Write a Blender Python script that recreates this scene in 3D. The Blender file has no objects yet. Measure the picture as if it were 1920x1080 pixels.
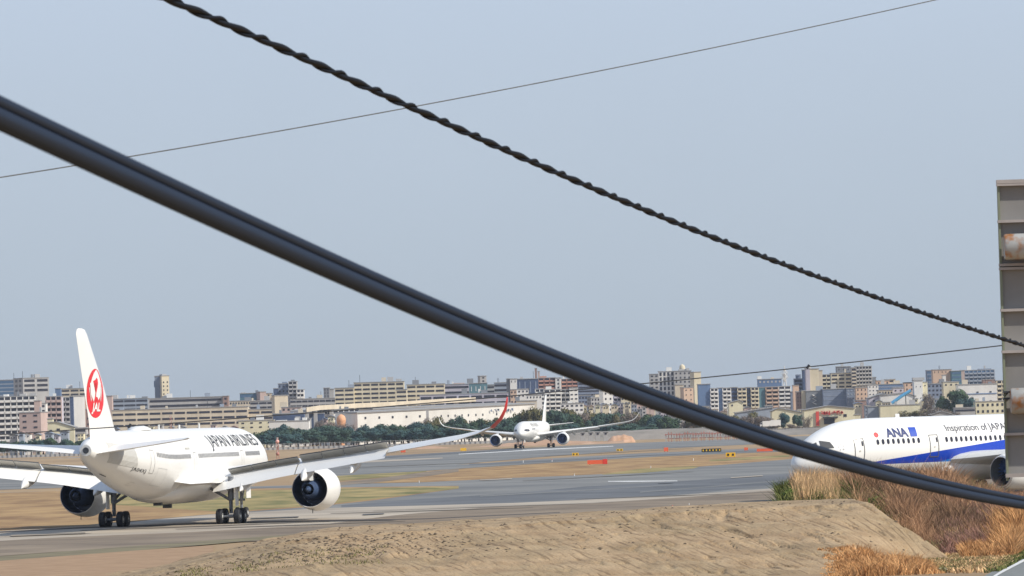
import bpy, bmesh, math, random
import numpy as np
from mathutils import Vector, Matrix
R = random.Random(7)
sin, cos, pi, rad = math.sin, math.cos, math.pi, math.radians
scene = bpy.context.scene
COL = scene.collection
# ------------------------------------------------------------------ camera
F, HZ, ROLL, CH = 10000.0, 793.0, 0.030, 8.17      # focal length (px of a 1920 frame), horizon row, roll, eye height
_p = math.atan((HZ - 540) / F)
_fw = Vector((0, cos(_p), sin(_p))); _up = Vector((0, -sin(_p), cos(_p))); _rt = Vector((1, 0, 0))
_cr = _rt * cos(ROLL) - _up * sin(ROLL); _cu = _rt * sin(ROLL) + _up * cos(ROLL)
EYE = Vector((0, 0, CH))
cd = bpy.data.cameras.new('camera'); cam = bpy.data.objects.new('camera', cd); COL.objects.link(cam)
cam.matrix_world = Matrix(((_cr.x, _cu.x, -_fw.x, 0), (_cr.y, _cu.y, -_fw.y, 0), (_cr.z, _cu.z, -_fw.z, CH), (0, 0, 0, 1)))
cd.sensor_width = 36; cd.lens = F / 1920 * 36; cd.clip_start = 0.5; cd.clip_end = 60000
cd.dof.use_dof = True; cd.dof.focus_distance = 600; cd.dof.aperture_fstop = 60
scene.camera = cam
# ------------------------------------------------------------------ world, sun, exposure
SUN_AZ, SUN_EL = 66.0, 39.0     # degrees to the right of straight behind the camera, elevation
sun_dir = Vector((sin(rad(SUN_AZ)) * cos(rad(SUN_EL)), -cos(rad(SUN_AZ)) * cos(rad(SUN_EL)), sin(rad(SUN_EL))))
w = bpy.data.worlds.new('World'); scene.world = w; w.use_nodes = True
nt = w.node_tree; nt.nodes.clear()
sky = nt.nodes.new('ShaderNodeTexSky'); sky.sky_type = 'NISHITA'; sky.sun_disc = False
sky.sun_elevation = rad(SUN_EL); sky.sun_rotation = math.atan2(sun_dir.x, sun_dir.y)
sky.air_density = 1.3; sky.dust_density = 3.0; sky.ozone_density = 2.0
bg1 = nt.nodes.new('ShaderNodeBackground'); bg1.inputs[1].default_value = 0.05
nt.links.new(sky.outputs[0], bg1.inputs[0])
tcw = nt.nodes.new('ShaderNodeTexCoord'); spw = nt.nodes.new('ShaderNodeSeparateXYZ'); nt.links.new(tcw.outputs['Generated'], spw.inputs[0])
rpw = nt.nodes.new('ShaderNodeValToRGB'); nt.links.new(spw.outputs[2], rpw.inputs[0])     # thin high overcast: paler and greyer at the horizon
rpw.color_ramp.elements[0].position = 0.0; rpw.color_ramp.elements[0].color = (.50, .565, .625, 1)
rpw.color_ramp.elements[1].position = 1.0; rpw.color_ramp.elements[1].color = (.26, .37, .60, 1)
for _pos, _c in ((.02, (.505, .59, .68, 1)), (.09, (.565, .67, .825, 1)), (.30, (.44, .55, .74, 1))):
    e = rpw.color_ramp.elements.new(_pos); e.color = _c
nzw = nt.nodes.new('ShaderNodeTexNoise'); nzw.inputs['Scale'].default_value = 9; nzw.inputs['Detail'].default_value = 3
nt.links.new(tcw.outputs['Generated'], nzw.inputs['Vector'])
mpw = nt.nodes.new('ShaderNodeMapRange'); nt.links.new(nzw.outputs[0], mpw.inputs[0]); mpw.inputs[3].default_value = .94; mpw.inputs[4].default_value = 1.06
bg2 = nt.nodes.new('ShaderNodeBackground'); nt.links.new(rpw.outputs[0], bg2.inputs[0])
nt.links.new(mpw.outputs[0], bg2.inputs[1])
mxw = nt.nodes.new('ShaderNodeMixShader'); mxw.inputs[0].default_value = .85
nt.links.new(bg1.outputs[0], mxw.inputs[1]); nt.links.new(bg2.outputs[0], mxw.inputs[2])
ow = nt.nodes.new('ShaderNodeOutputWorld'); nt.links.new(mxw.outputs[0], ow.inputs[0])
sd = bpy.data.lights.new('sun', 'SUN'); so = bpy.data.objects.new('sun', sd); COL.objects.link(so)
sd.energy = 4.5; sd.angle = rad(0.6); sd.color = (1, .94, .83)
so.rotation_euler = sun_dir.to_track_quat('Z', 'Y').to_euler()
so.location = (60, -60, 90)
vs = scene.view_settings; vs.view_transform = 'Standard'; vs.look = 'None'; vs.exposure = 0.1; vs.gamma = 1; vs.use_curve_mapping = False
scene.cycles.max_bounces = 6; scene.cycles.use_denoising = True

# ------------------------------------------------------------------ helpers
def ray(px, py):
    d = _fw + _cr * ((px - 960) / F) - _cu * ((py - 540) / F)
    return d / d.y
def at(px, py, Y):               # a point at distance Y seen at that pixel
    return EYE + ray(px, py) * Y
def gnd(px, py, z=0.0):          # where that pixel meets the ground
    d = ray(px, py); return EYE + d * ((z - CH) / d.z)
def hor(px): return HZ - ROLL * (px - 960)
_mats = {}
def mat(name, col, rough=.6, metal=0, spec=.5, noise=0, nscale=1.0, col2=None, stretch=None, detail=4, bump=0, contrast=(.35, .65), emit=None):
    if name in _mats: return _mats[name]
    m = bpy.data.materials.new(name); m.use_nodes = True; _mats[name] = m
    n = m.node_tree.nodes; l = m.node_tree.links; b = n['Principled BSDF']
    b.inputs['Roughness'].default_value = rough; b.inputs['Metallic'].default_value = metal
    b.inputs['Specular IOR Level'].default_value = spec
    c = (*col, 1); b.inputs['Base Color'].default_value = c
    if emit: b.inputs['Emission Color'].default_value = (*emit[0], 1); b.inputs['Emission Strength'].default_value = emit[1]
    if noise or col2:
        tc = n.new('ShaderNodeTexCoord'); mp = n.new('ShaderNodeMapping'); l.new(tc.outputs['Object'], mp.inputs[0])
        if stretch: mp.inputs['Scale'].default_value = stretch
        nz = n.new('ShaderNodeTexNoise'); nz.inputs['Scale'].default_value = nscale; nz.inputs['Detail'].default_value = detail
        nz.inputs['Roughness'].default_value = .62
        l.new(mp.outputs[0], nz.inputs['Vector'])
        rp = n.new('ShaderNodeValToRGB'); l.new(nz.outputs[0], rp.inputs[0])
        rp.color_ramp.elements[0].position = contrast[0]; rp.color_ramp.elements[1].position = contrast[1]
        c2 = (*col2, 1) if col2 else tuple(min(1, v * (1 + noise)) for v in col) + (1,)
        c1 = c if col2 else tuple(v * (1 - noise) for v in col) + (1,)
        rp.color_ramp.elements[0].color = c1; rp.color_ramp.elements[1].color = c2
        l.new(rp.outputs[0], b.inputs['Base Color'])
        if bump:
            bp = n.new('ShaderNodeBump'); bp.inputs['Strength'].default_value = bump; l.new(nz.outputs[0], bp.inputs['Height']); l.new(bp.outputs[0], b.inputs['Normal'])
    return m
def tag(o, label=None, cat=None, group=None, kind=None):
    for k, v in (('label', label), ('category', cat), ('group', group), ('kind', kind)):
        if v: o[k] = v
    return o
def mk(name, vs_, fs, m, parent=None, smooth=False, mi=None):
    me = bpy.data.meshes.new(name); me.from_pydata([tuple(v) for v in vs_], [], fs)
    for x in (m if isinstance(m, (list, tuple)) else [m]): me.materials.append(x)
    if mi is not None: me.polygons.foreach_set('material_index', mi)
    if smooth: me.polygons.foreach_set('use_smooth', [True] * len(me.polygons))
    me.update()
    o = bpy.data.objects.new(name, me); COL.objects.link(o)
    if parent: o.parent = parent
    return o
def empty(name, loc, rz=0):
    o = bpy.data.objects.new(name, None); COL.objects.link(o); o.location = loc; o.rotation_euler = (0, 0, rz); o.empty_display_size = .5
    return o
class MB:
    def __init__(s): s.v = []; s.f = []; s.m = []
    def add(s, vs_, fs, m=0):
        k = len(s.v); s.v += [tuple(v) for v in vs_]; s.f += [tuple(i + k for i in f) for f in fs]; s.m += [m] * len(fs)
        return s
    def box(s, c, d, m=0, M=None):
        x, y, z = (t / 2 for t in d)
        P = [Vector((a * x, b * y, e * z)) for a in (-1, 1) for b in (-1, 1) for e in (-1, 1)]
        if M: P = [M @ p for p in P]
        P = [p + Vector(c) for p in P]
        return s.add(P, [(0, 1, 3, 2), (4, 6, 7, 5), (0, 4, 5, 1), (2, 3, 7, 6), (0, 2, 6, 4), (1, 5, 7, 3)], m)
    def tube(s, pts, r, n=8, m=0, caps=True):
        pts = [Vector(p) for p in pts]; k = len(pts); rs = r if isinstance(r, (list, tuple)) else [r] * k
        V = []
        for i, p in enumerate(pts):
            t = (pts[min(i + 1, k - 1)] - pts[max(i - 1, 0)]).normalized()
            a = Vector((0, 0, 1)) if abs(t.z) < .9 else Vector((1, 0, 0))
            u = t.cross(a).normalized(); v_ = t.cross(u)
            V += [p + (u * cos(2 * pi * j / n) + v_ * sin(2 * pi * j / n)) * rs[i] for j in range(n)]
        Fc = [(i * n + j, i * n + (j + 1) % n, (i + 1) * n + (j + 1) % n, (i + 1) * n + j) for i in range(k - 1) for j in range(n)]
        if caps: Fc += [tuple(range(n))[::-1], tuple((k - 1) * n + j for j in range(n))]
        return s.add(V, Fc, m)
    def build(s, name, m, parent=None, smooth=False): return mk(name, s.v, s.f, m, parent, smooth, s.m)
def loft(rings, cap0=True, cap1=True):
    n = len(rings[0]); V = [p for r_ in rings for p in r_]
    Fc = [(i * n + j, i * n + (j + 1) % n, (i + 1) * n + (j + 1) % n, (i + 1) * n + j) for i in range(len(rings) - 1) for j in range(n)]
    if cap0: Fc.append(tuple(range(n))[::-1])
    if cap1: Fc.append(tuple((len(rings) - 1) * n + j for j in range(n)))
    return V, Fc
def fixn(o):
    bm = bmesh.new(); bm.from_mesh(o.data); bmesh.ops.recalc_face_normals(bm, faces=bm.faces); bm.to_mesh(o.data); bm.free(); return o
def autosmooth(o, ang=35):
    me = o.data; me.polygons.foreach_set('use_smooth', [True] * len(me.polygons))
    try: me.set_sharp_from_angle(angle=rad(ang))
    except Exception: pass
    return o

# ------------------------------------------------------------------ ground and paving
M_soil = mat('dry_field', (.24, .155, .08), .95, noise=0, col2=(.38, .26, .135), nscale=.02, stretch=(1, .35, 1), detail=8)
M_dry = mat('dry_grass', (.20, .11, .042), .95, col2=(.38, .24, .10), nscale=.035, stretch=(4, 1.3, 1), detail=12, contrast=(.36, .62))
M_green = mat('green_grass', (.12, .12, .03), .95, col2=(.35, .26, .10), nscale=.035, stretch=(4, 1.3, 1), detail=12, contrast=(.36, .62))
M_asph = mat('asphalt', (.12, .122, .12), .85, col2=(.21, .205, .19), nscale=.022, stretch=(1.5, 1.3, 1), detail=10, contrast=(.36, .62))
M_asphd = mat('dark_asphalt', (.075, .080, .085), .8, col2=(.135, .138, .142), nscale=.03, stretch=(1.5, 1.3, 1), detail=10, contrast=(.38, .62))
M_conc = mat('concrete', (.28, .235, .185), .9, col2=(.43, .37, .29), nscale=.04, stretch=(1.5, 1.6, 1), detail=10, contrast=(.36, .62))
M_concb = mat('brown_concrete', (.14, .105, .072), .9, col2=(.245, .19, .13), nscale=.05, stretch=(1.5, 1.6, 1), detail=8, contrast=(.36, .62))
M_white = mat('road_paint', (.62, .62, .60), .8, noise=.15, nscale=2)
g = mk('ground', [(-9000, -300, 0), (9000, -300, 0), (9000, 16000, 0), (-9000, 16000, 0)], [(0, 1, 2, 3)], M_soil); tag(g, kind='structure')
def sheet(name, top, bot, m, z, label=None):
    xs = sorted(set([p[0] for p in top] + [p[0] for p in bot]))
    lo, hi = max(top[0][0], bot[0][0]), min(top[-1][0], bot[-1][0])
    xs = [x for x in xs if lo <= x <= hi]
    xs = sorted(set(xs + [lo + (hi - lo) * i / 24 for i in range(25)]))
    it = lambda P, x: float(np.interp(x, [p[0] for p in P], [p[1] for p in P]))
    V = []; Fc = []
    for x in xs:
        a, b = it(top, x), it(bot, x)
        V += [gnd(x, a, z), gnd(x, max(b, a + .01), z)]
    Fc = [(2 * i, 2 * i + 1, 2 * i + 3, 2 * i + 2) for i in range(len(xs) - 1)]
    o = mk(name, V, Fc, m); tag(o, label, kind='structure'); return o
z0 = .03
sheet('runway', [(-700, 905), (300, 878), (600, 862), (960, 841), (1100, 834), (1300, 826), (1500, 818), (2300, 791)],
      [(-700, 940), (100, 915), (600, 887), (780, 879), (900, 867), (1000, 858), (1200, 843), (1500, 829), (2300, 800)], M_asph, z0)
sheet('runway_stripe', [(600, 868), (700, 863), (830, 858)], [(600, 871.5), (700, 866.5), (830, 859.5)], M_conc, z0 + .02)
sheet('runway_stripe', [(860, 850), (960, 844.5), (1150, 836)], [(860, 852), (960, 846.5), (1150, 837)], M_white, z0 + .02)
sheet('runway_shoulder', [(560, 862), (700, 856.5), (900, 845), (980, 841)], [(560, 867), (700, 860), (900, 848.5), (980, 844)], M_asphd, z0 + .02)
sheet('taxiway', [(600, 886), (900, 869), (1040, 859), (1200, 850), (1480, 838), (2300, 808)],
      [(600, 894), (780, 884), (900, 876), (1040, 867), (1250, 855), (1480, 846), (2300, 816)], M_asph, z0 + .01)
sheet('taxiway_edge', [(880, 869.5), (1040, 863), (1200, 853.5), (1480, 841.5)], [(880, 872), (1040, 865), (1200, 855.2), (1480, 842.8)], M_asphd, z0 + .03)
sheet('taxiway', [(620, 906), (700, 898), (790, 886), (860, 878)], [(620, 911), (700, 905), (800, 893), (900, 878.5)], M_concb, z0 + .02)
sheet('turf', [(560, 890), (640, 886.5), (780, 882.5), (800, 883)], [(560, 903), (640, 901), (740, 893), (800, 884)], M_green, z0 + .005)
sheet('turf', [(700, 902), (830, 880), (900, 878), (1040, 868), (1250, 856), (1480, 847), (1900, 830)],
      [(700, 906), (830, 903), (960, 896), (1040, 893), (1150, 888), (1300, 876), (1480, 861), (1900, 845)], M_dry, z0 + .005)
sheet('turf', [(1130, 889), (1200, 879), (1300, 874), (1310, 875)], [(1130, 890), (1200, 887), (1300, 878.5), (1310, 875.5)], M_green, z0 + .012)
sheet('turf', [(1330, 862), (1420, 856), (1480, 853)], [(1330, 865), (1420, 861), (1480, 856)], M_green, z0 + .012)
sheet('taxiway', [(-700, 940), (100, 921), (630, 908), (800, 904), (960, 896), (1040, 893), (1150, 888), (1300, 876), (1480, 861), (2300, 820)],
      [(-700, 1010), (0, 997), (250, 977), (480, 960), (600, 953), (960, 943), (1200, 933), (1300, 927), (1480, 914), (2300, 870)], M_asph, z0 + .008)
sheet('turf', [(-700, 955), (0, 924), (100, 921), (630, 914), (800, 911.5), (860, 911)],
      [(-700, 1030), (-100, 1001), (78, 990.5), (182, 983), (250, 977), (390, 964.5), (600, 949), (700, 938), (860, 916)], M_dry, z0 + .016)
sheet('turf', [(200, 925), (420, 921), (630, 916), (800, 913), (860, 912)], [(200, 945), (420, 960), (600, 947), (700, 936), (860, 915.5)], M_green, z0 + .022)
sheet('taxiway_tarmac', [(640, 947), (780, 936), (960, 925), (1100, 912), (1250, 904), (1480, 888), (2300, 845)],
      [(640, 951), (780, 948), (960, 943), (1200, 932), (1300, 925), (1480, 906), (2300, 862)], M_asphd, z0 + .016)
sheet('taxiway_paint', [(1140, 902), (1180, 901.5), (1270, 901)], [(1140, 903), (1180, 903.4), (1270, 902.2)], M_white, z0 + .03)
sheet('taxiway_paint', [(1200, 922), (1340, 911), (1480, 899)], [(1200, 923.5), (1340, 912.5), (1480, 900.5)], M_asph, z0 + .03)
sheet('taxiway_paint', [(900, 929.5), (1100, 918), (1260, 909)], [(900, 931), (1100, 919.5), (1260, 910)], M_asph, z0 + .03)
sheet('apron', [(-700, 1030), (-100, 1001), (78, 991), (250, 978), (390, 965), (600, 953), (960, 943), (1250, 930), (1500, 912), (2300, 868)],
      [(-700, 1075), (0, 1040), (250, 1022), (600, 1010), (1600, 985), (2300, 950)], M_conc, z0 + .012)
sheet('apron_brown', [(-100, 1020), (100, 1008), (350, 998), (600, 984), (740, 966), (900, 952), (1100, 944), (1300, 931), (1480, 917), (2000, 888)],
      [(-100, 1050), (100, 1035), (350, 1020), (600, 1010), (1000, 995), (1480, 985), (2000, 960)], M_concb, z0 + .02)
sheet('apron_dark_line', [(-100, 1001.5), (150, 988.6), (500, 976.3), (800, 972), (1050, 960)], [(-100, 1004), (150, 990.6), (500, 979), (800, 973.4), (1050, 961)], mat('dark_line', (.05, .04, .035), .8), z0 + .028)  # thin near-black line drawn across the apron
sheet('olive_verge', [(-300, 1060), (0, 1043), (250, 1024), (560, 1001)], [(-300, 1070), (0, 1052), (250, 1033), (560, 1006)], mat('olive_verge', (.13, .105, .06), .95, col2=(.2, .17, .09), nscale=.2), z0 + .036)
sheet('dry_verge', [(-300, 1069), (0, 1051.5), (250, 1032.5), (400, 1022)], [(-300, 1150), (0, 1150), (250, 1150), (400, 1150)], mat('dry_verge', (.27, .165, .085), .95, col2=(.36, .23, .13), nscale=.5, detail=8), z0 + .044)

# ------------------------------------------------------------------ sand mound and planted bank in the foreground
def grid(name, x0, x1, y0, y1, nx, ny, fn, m, smooth=True):
    X = np.linspace(x0, x1, nx); Y = np.linspace(y0, y1, ny)
    V = [(x, y, fn(x, y)) for y in Y for x in X]
    Fc = [(j * nx + i, j * nx + i + 1, (j + 1) * nx + i + 1, (j + 1) * nx + i) for j in range(ny - 1) for i in range(nx - 1)]
    return mk(name, V, Fc, m, None, smooth)
from mathutils import noise as NZ
def sm(t): t = max(0, min(1, t)); return t * t * (3 - 2 * t)
def mound_h(x, y):
    h = 2.35 + .75 * sm((x + 12) / 30)                       # crest height grows to the right
    h *= sm((x + 25.5) / 16)                                  # runs out at the left
    cr = 297 - 7.5 * sm((14 - x) / 26)                          # crest line
    fl = 25 - 15 * sm((x - 16.5) / 5.5)
    front = (y - (cr - fl)) / fl
    right = (23.5 - x) / 3.9 + .25 * NZ.noise((x * .3, y * .3, 5)) * .2
    back = (322 - y) / 6
    k = min(1.0, front, right, back)
    if k <= 0: return -.25
    n = NZ.noise((x * .35, y * .35, 1)) * .10 + NZ.noise((x * 1.3, y * 1.3, 2)) * .03 + max(0, NZ.noise((x * .8, y * .5, 21)) - .25) * .25 * sm((6 - x) / 10)
    u = x - (y * 1.0)                                          # rills run down to the lower right
    rill = max(0, .09 - abs(NZ.noise(((3.2 * x + y) * .40, (x - 3.2 * y) * .06, 8)) - .08)) * 2.6 * max(0, min(1, NZ.noise((x * .4, y * .4, 33)) * 3 + .6)) * (1 if k < 1 else .1) * (.35 + .65 * sm((x - 0) / 8))
    return h * (k if k < 1 else 1) + n - rill - (.06 if k < .98 else 0)
def sand_mat():
    m = mat('sand', (.305, .205, .110), .95, col2=(.415, .295, .170), nscale=.5, detail=12, contrast=(.38, .64), bump=.0)
    n = m.node_tree.nodes; l = m.node_tree.links; b = n['Principled BSDF']
    tc = n.new('ShaderNodeTexCoord'); mp = n.new('ShaderNodeMapping'); l.new(tc.outputs['Object'], mp.inputs[0])
    mp.inputs['Rotation'].default_value = (0, 0, rad(72.6)); mq = n.new('ShaderNodeMapping'); mq.inputs['Scale'].default_value = (.20, 2.5, .0); l.new(mp.outputs[0], mq.inputs[0]); mp = mq
    nz = n.new('ShaderNodeTexNoise'); nz.inputs['Scale'].default_value = 1.3; nz.inputs['Detail'].default_value = 8; l.new(mp.outputs[0], nz.inputs['Vector'])
    nf = n.new('ShaderNodeTexNoise'); nf.inputs['Scale'].default_value = 5; nf.inputs['Detail'].default_value = 6; l.new(tc.outputs['Object'], nf.inputs['Vector'])
    rp = n.new('ShaderNodeValToRGB'); l.new(nz.outputs[0], rp.inputs[0])
    rp.color_ramp.elements[0].position = .365; rp.color_ramp.elements[0].color = (.50, .46, .41, 1); rp.color_ramp.elements[1].position = .455; rp.color_ramp.elements[1].color = (1, 1, 1, 1)
    mx = n.new('ShaderNodeMix'); mx.data_type = 'RGBA'; mx.blend_type = 'MULTIPLY'; mx.inputs[0].default_value = .8
    src = b.inputs['Base Color'].links[0].from_socket
    l.new(src, mx.inputs[6]); l.new(rp.outputs[0], mx.inputs[7])
    gv = n.new('ShaderNodeTexNoise'); gv.inputs['Scale'].default_value = 7; gv.inputs['Detail'].default_value = 3; l.new(tc.outputs['Object'], gv.inputs['Vector'])
    gr = n.new('ShaderNodeValToRGB'); gr.color_ramp.elements[0].position = .30; gr.color_ramp.elements[0].color = (.45, .42, .38, 1); gr.color_ramp.elements[1].position = .40; gr.color_ramp.elements[1].color = (1, 1, 1, 1)
    l.new(gv.outputs[0], gr.inputs[0]); m2 = n.new('ShaderNodeMix'); m2.data_type = 'RGBA'; m2.blend_type = 'MULTIPLY'; m2.inputs[0].default_value = .8
    dm = n.new('ShaderNodeTexNoise'); dm.inputs['Scale'].default_value = .16; dm.inputs['Detail'].default_value = 3; l.new(tc.outputs['Object'], dm.inputs['Vector'])
    dr_ = n.new('ShaderNodeValToRGB'); dr_.color_ramp.elements[0].position = .42; dr_.color_ramp.elements[0].color = (.86, .88, .87, 1); dr_.color_ramp.elements[1].position = .55; dr_.color_ramp.elements[1].color = (1, 1, 1, 1)
    l.new(dm.outputs[0], dr_.inputs[0]); m4 = n.new('ShaderNodeMix'); m4.data_type = 'RGBA'; m4.blend_type = 'MULTIPLY'; m4.inputs[0].default_value = 1
    l.new(mx.outputs[2], m2.inputs[6]); l.new(gr.outputs[0], m2.inputs[7]); l.new(m2.outputs[2], m4.inputs[6]); l.new(dr_.outputs[0], m4.inputs[7]); l.new(m4.outputs[2], b.inputs['Base Color'])
    ad = n.new('ShaderNodeMath'); ad.operation = 'ADD'; l.new(nz.outputs[0], ad.inputs[0]); l.new(nf.outputs[0], ad.inputs[1])
    bp = n.new('ShaderNodeBump'); bp.inputs['Strength'].default_value = .8; bp.inputs['Distance'].default_value = .09
    l.new(ad.outputs[0], bp.inputs['Height']); l.new(bp.outputs[0], b.inputs['Normal'])
    return m
M_sand = sand_mat()
tag(grid('sand_mound', -27, 26, 270, 323, 330, 300, mound_h, M_sand), kind='structure')
def bank_h(x, y):
    px = 960 + x / y * F
    rh = (2.9 - .9 * sm((px - 1700) / 220)) * sm((px - 1412) / 42)
    toe = 303 - 6 * sm((px - 1740) / 200)
    k = sm((y - toe) / 22) * sm((352 - y) / 12)
    n = NZ.noise((x * .3, y * .3, 3)) * .3
    return rh * k + n * (.3 + k) * .8 * sm((y - toe + 2) / 4) - .05 + (.0 if k > 0 else -.1)
M_bank = mat('bank_soil', (.17, .11, .06), .95, col2=(.27, .19, .11), nscale=.8, detail=8)
tag(grid('earth_bank', 15, 40, 292, 356, 90, 110, bank_h, M_bank), kind='structure')
# road with a white edge line at the lower right
_rd = mat('near_road', (.15, .16, .15), .85, col2=(.2, .205, .195), nscale=1.5, detail=6)
def poly(name, pts, m, z):
    V = [gnd(x, y, z) for x, y in pts]; o = mk(name, V, [tuple(range(len(V)))], m); tag(o, kind='structure'); return o
poly('road', [(1760, 1150), (1842, 1082), (1880, 1060), (1925, 1038), (2100, 970), (2400, 970), (2400, 1150)], _rd, .05)
poly('road_edge_line', [(1846, 1090), (1880, 1068.5), (1925, 1045.5), (1925, 1050), (1880, 1073.5), (1852, 1090)], M_white, .075)
# clods of darker soil on the mound: uncountable
V = []; Fc = []
for i in range(900):
    if R.random() < .6: x, y = R.gauss(-9, 4.2), R.uniform(279, 290)
    else: x, y = R.uniform(-16, 22), R.uniform(281, 312)
    z = mound_h(x, y)
    if z < .1: continue
    s = R.uniform(.025, .085); k = len(V)
    for a in range(5):
        V.append((x + cos(a * 1.257) * s * R.uniform(1, 2.2), y + sin(a * 1.257) * s, z + R.uniform(-.3, .3) * s))
    V.append((x, y, z + s * .9))
    Fc += [(k + a, k + (a + 1) % 5, k + 5) for a in range(5)]
o = mk('soil_clods', V, Fc, mat('dark_soil', (.10, .075, .05), .95, noise=.3, nscale=3)); tag(o, 'small dark clods scattered over the pale sand mound', 'soil', kind='stuff')

# ---- reeds and weeds
def blades(name, pts, m, label, cat, hgt, wid, lean=.25, seg=2, plume=0):
    """pts: list of (x,y,z,scale); numpy mesh of bent tapering blades"""
    P = np.array(pts); n = len(P); rng = np.random.default_rng(len(pts))
    h = hgt * P[:, 3] * rng.uniform(.6, 1.15, n); a = rng.uniform(0, 2 * pi, n); ln = lean * h * rng.uniform(.3, 1.5, n)
    wv = wid * rng.uniform(.6, 1.4, n); wa = rng.uniform(-.9, .9, n)
    dx, dy = np.cos(a) * ln, np.sin(a) * ln * .6; wx, wy = np.cos(wa) * wv, np.sin(wa) * wv
    V = np.zeros((n, 5, 3))
    for i, (t, q) in enumerate(((0, 1.0), (.6, .9 + plume))):
        bx = P[:, 0] + dx * t * t; by = P[:, 1] + dy * t * t; bz = P[:, 2] + h * t
        V[:, 2 * i, 0] = bx - wx * q; V[:, 2 * i, 1] = by - wy * q; V[:, 2 * i, 2] = bz
        V[:, 2 * i + 1, 0] = bx + wx * q; V[:, 2 * i + 1, 1] = by + wy * q; V[:, 2 * i + 1, 2] = bz
    V[:, 4, 0] = P[:, 0] + dx; V[:, 4, 1] = P[:, 1] + dy; V[:, 4, 2] = P[:, 2] + h
    k = np.arange(n)[:, None] * 5
    q = (k + np.array([0, 1, 3, 2])).reshape(-1, 4); t = (k + np.array([2, 3, 4])).reshape(-1, 3)
    me = bpy.data.meshes.new(name); me.vertices.add(5 * n); me.vertices.foreach_set('co', V.ravel())
    me.loops.add(7 * n); me.polygons.add(2 * n)
    me.loops.foreach_set('vertex_index', np.concatenate([q.ravel(), t.ravel()]))
    me.polygons.foreach_set('loop_start', np.concatenate([np.arange(n) * 4, 4 * n + np.arange(n) * 3]))
    me.materials.append(m); me.update(calc_edges=True); me.validate()
    o = bpy.data.objects.new(name, me); COL.objects.link(o); tag(o, label, cat, kind='stuff'); return o
def gmat(name, c1, c2, sc=.6):
    m = mat(name, c1, .9, col2=c2, nscale=sc, detail=8, contrast=(.38, .62), spec=.2)
    n = m.node_tree.nodes; l = m.node_tree.links; b = n['Principled BSDF']
    ge = n.new('ShaderNodeNewGeometry'); hs = n.new('ShaderNodeHueSaturation'); mr = n.new('ShaderNodeMapRange')
    l.new(ge.outputs['Random Per Island'], mr.inputs[0]); mr.inputs[3].default_value = .45; mr.inputs[4].default_value = 1.55
    l.new(mr.outputs[0], hs.inputs['Value']); l.new(b.inputs['Base Color'].links[0].from_socket, hs.inputs['Color']); l.new(hs.outputs[0], b.inputs['Base Color'])
    return m
def scatter(n, xr, yr, fn, hf=None, dens=None):
    out = []
    while len(out) < n:
        x, y = R.uniform(*xr), R.uniform(*yr)
        if dens and R.random() > dens(x, y): continue
        z = fn(x, y)
        out.append((x, y, z, hf(x, y) if hf else 1))
    return out
PX = lambda x, y: 960 + x / y * F
cl = lambda x, y, s, o: .5 + .5 * NZ.noise((x * s, y * s, o)) * 2
M_r1 = gmat('brown_reed', (.17, .105, .065), (.50, .29, .165), .4); M_r2 = gmat('tan_reed', (.55, .34, .17), (.68, .47, .26))
M_r3 = gmat('orange_reed', (.40, .20, .08), (.70, .40, .18), .8); M_r4 = gmat('mauve_reed', (.22, .12, .10), (.38, .21, .165))
M_g1 = gmat('green_weed', (.055, .085, .018), (.20, .20, .07), .9); M_g2 = gmat('olive_weed', (.14, .14, .05), (.25, .22, .1), 1)
inb = lambda x, y: PX(x, y) > 1478
def hb(x, y):
    p = PX(x, y); gz = .5 if (p < 1590 and y < 321.5) or (1595 < p < 1700 and y < 316 - (p - 1600) * .10) else 1.0
    return gz * (1 + .22 * sm((p - 1540) / 60) * sm((1820 - p) / 60)) * (.45 + .62 * cl(x, y, .55, 9) + .18 * NZ.noise((x * 2.2, y * 2.2, 1))) * (1.0 if p < 1700 else 1 - .35 * sm((p - 1780) / 120)) * (.55 + .45 * sm((y - 303) / 12))
def db(x, y):
    p = PX(x, y)
    if p < 1478 or p > 2030: return 0
    return max(0.05, min(1, (cl(x, y, .5, 4) - .12) * 1.6))
blades('reeds', scatter(42000, (16.5, 34), (304, 334), bank_h, hb, db), M_r1, 'brown dry reeds covering the bank below the blue and white airliner', 'reeds', 1.75, .015, .6)
blades('reeds', scatter(15000, (16.5, 34), (303, 326), bank_h, lambda x, y: hb(x, y) * .8, lambda x, y: 0 if PX(x, y) < 1480 else max(0, cl(x, y, .5, 7) - .45) * 2), M_r2, 'pale tan reed tufts on the bank', 'reeds', 1.3, .018, .8)  # clumps in a paler tan than the brown reeds
blades('reeds', scatter(16000, (22, 36), (302, 326), bank_h, lambda x, y: .8, lambda x, y: 0 if PX(x, y) < 1750 else .7), M_r4, 'mauve brown dead weeds on the right of the bank', 'weeds', 1.3, .014, .8)
blades('reeds', scatter(5000, (16, 22), (318, 334), bank_h, lambda x, y: .7 + .35 * cl(x, y, 1.2, 8), lambda x, y: 1 if 1478 < PX(x, y) < 1560 else 0), M_r2, 'tall tan reeds in front of the airliner nose', 'reeds', 1.85, .016, .18)
blades('weeds', scatter(13000, (15, 24), (304, 330), bank_h, lambda x, y: .55 + .45 * cl(x, y, 1.1, 5), lambda x, y: (max(0, cl(x, y, .9, 17) - .2) * 2 if 1450 < PX(x, y) < 1680 else 0) * (1 if PX(x, y) < 1600 or y < 318 - (PX(x, y) - 1600) * .12 else .1)), M_g1, 'green weeds growing among the reeds beside the mound', 'weeds', 1.45, .03, .6)
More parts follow.
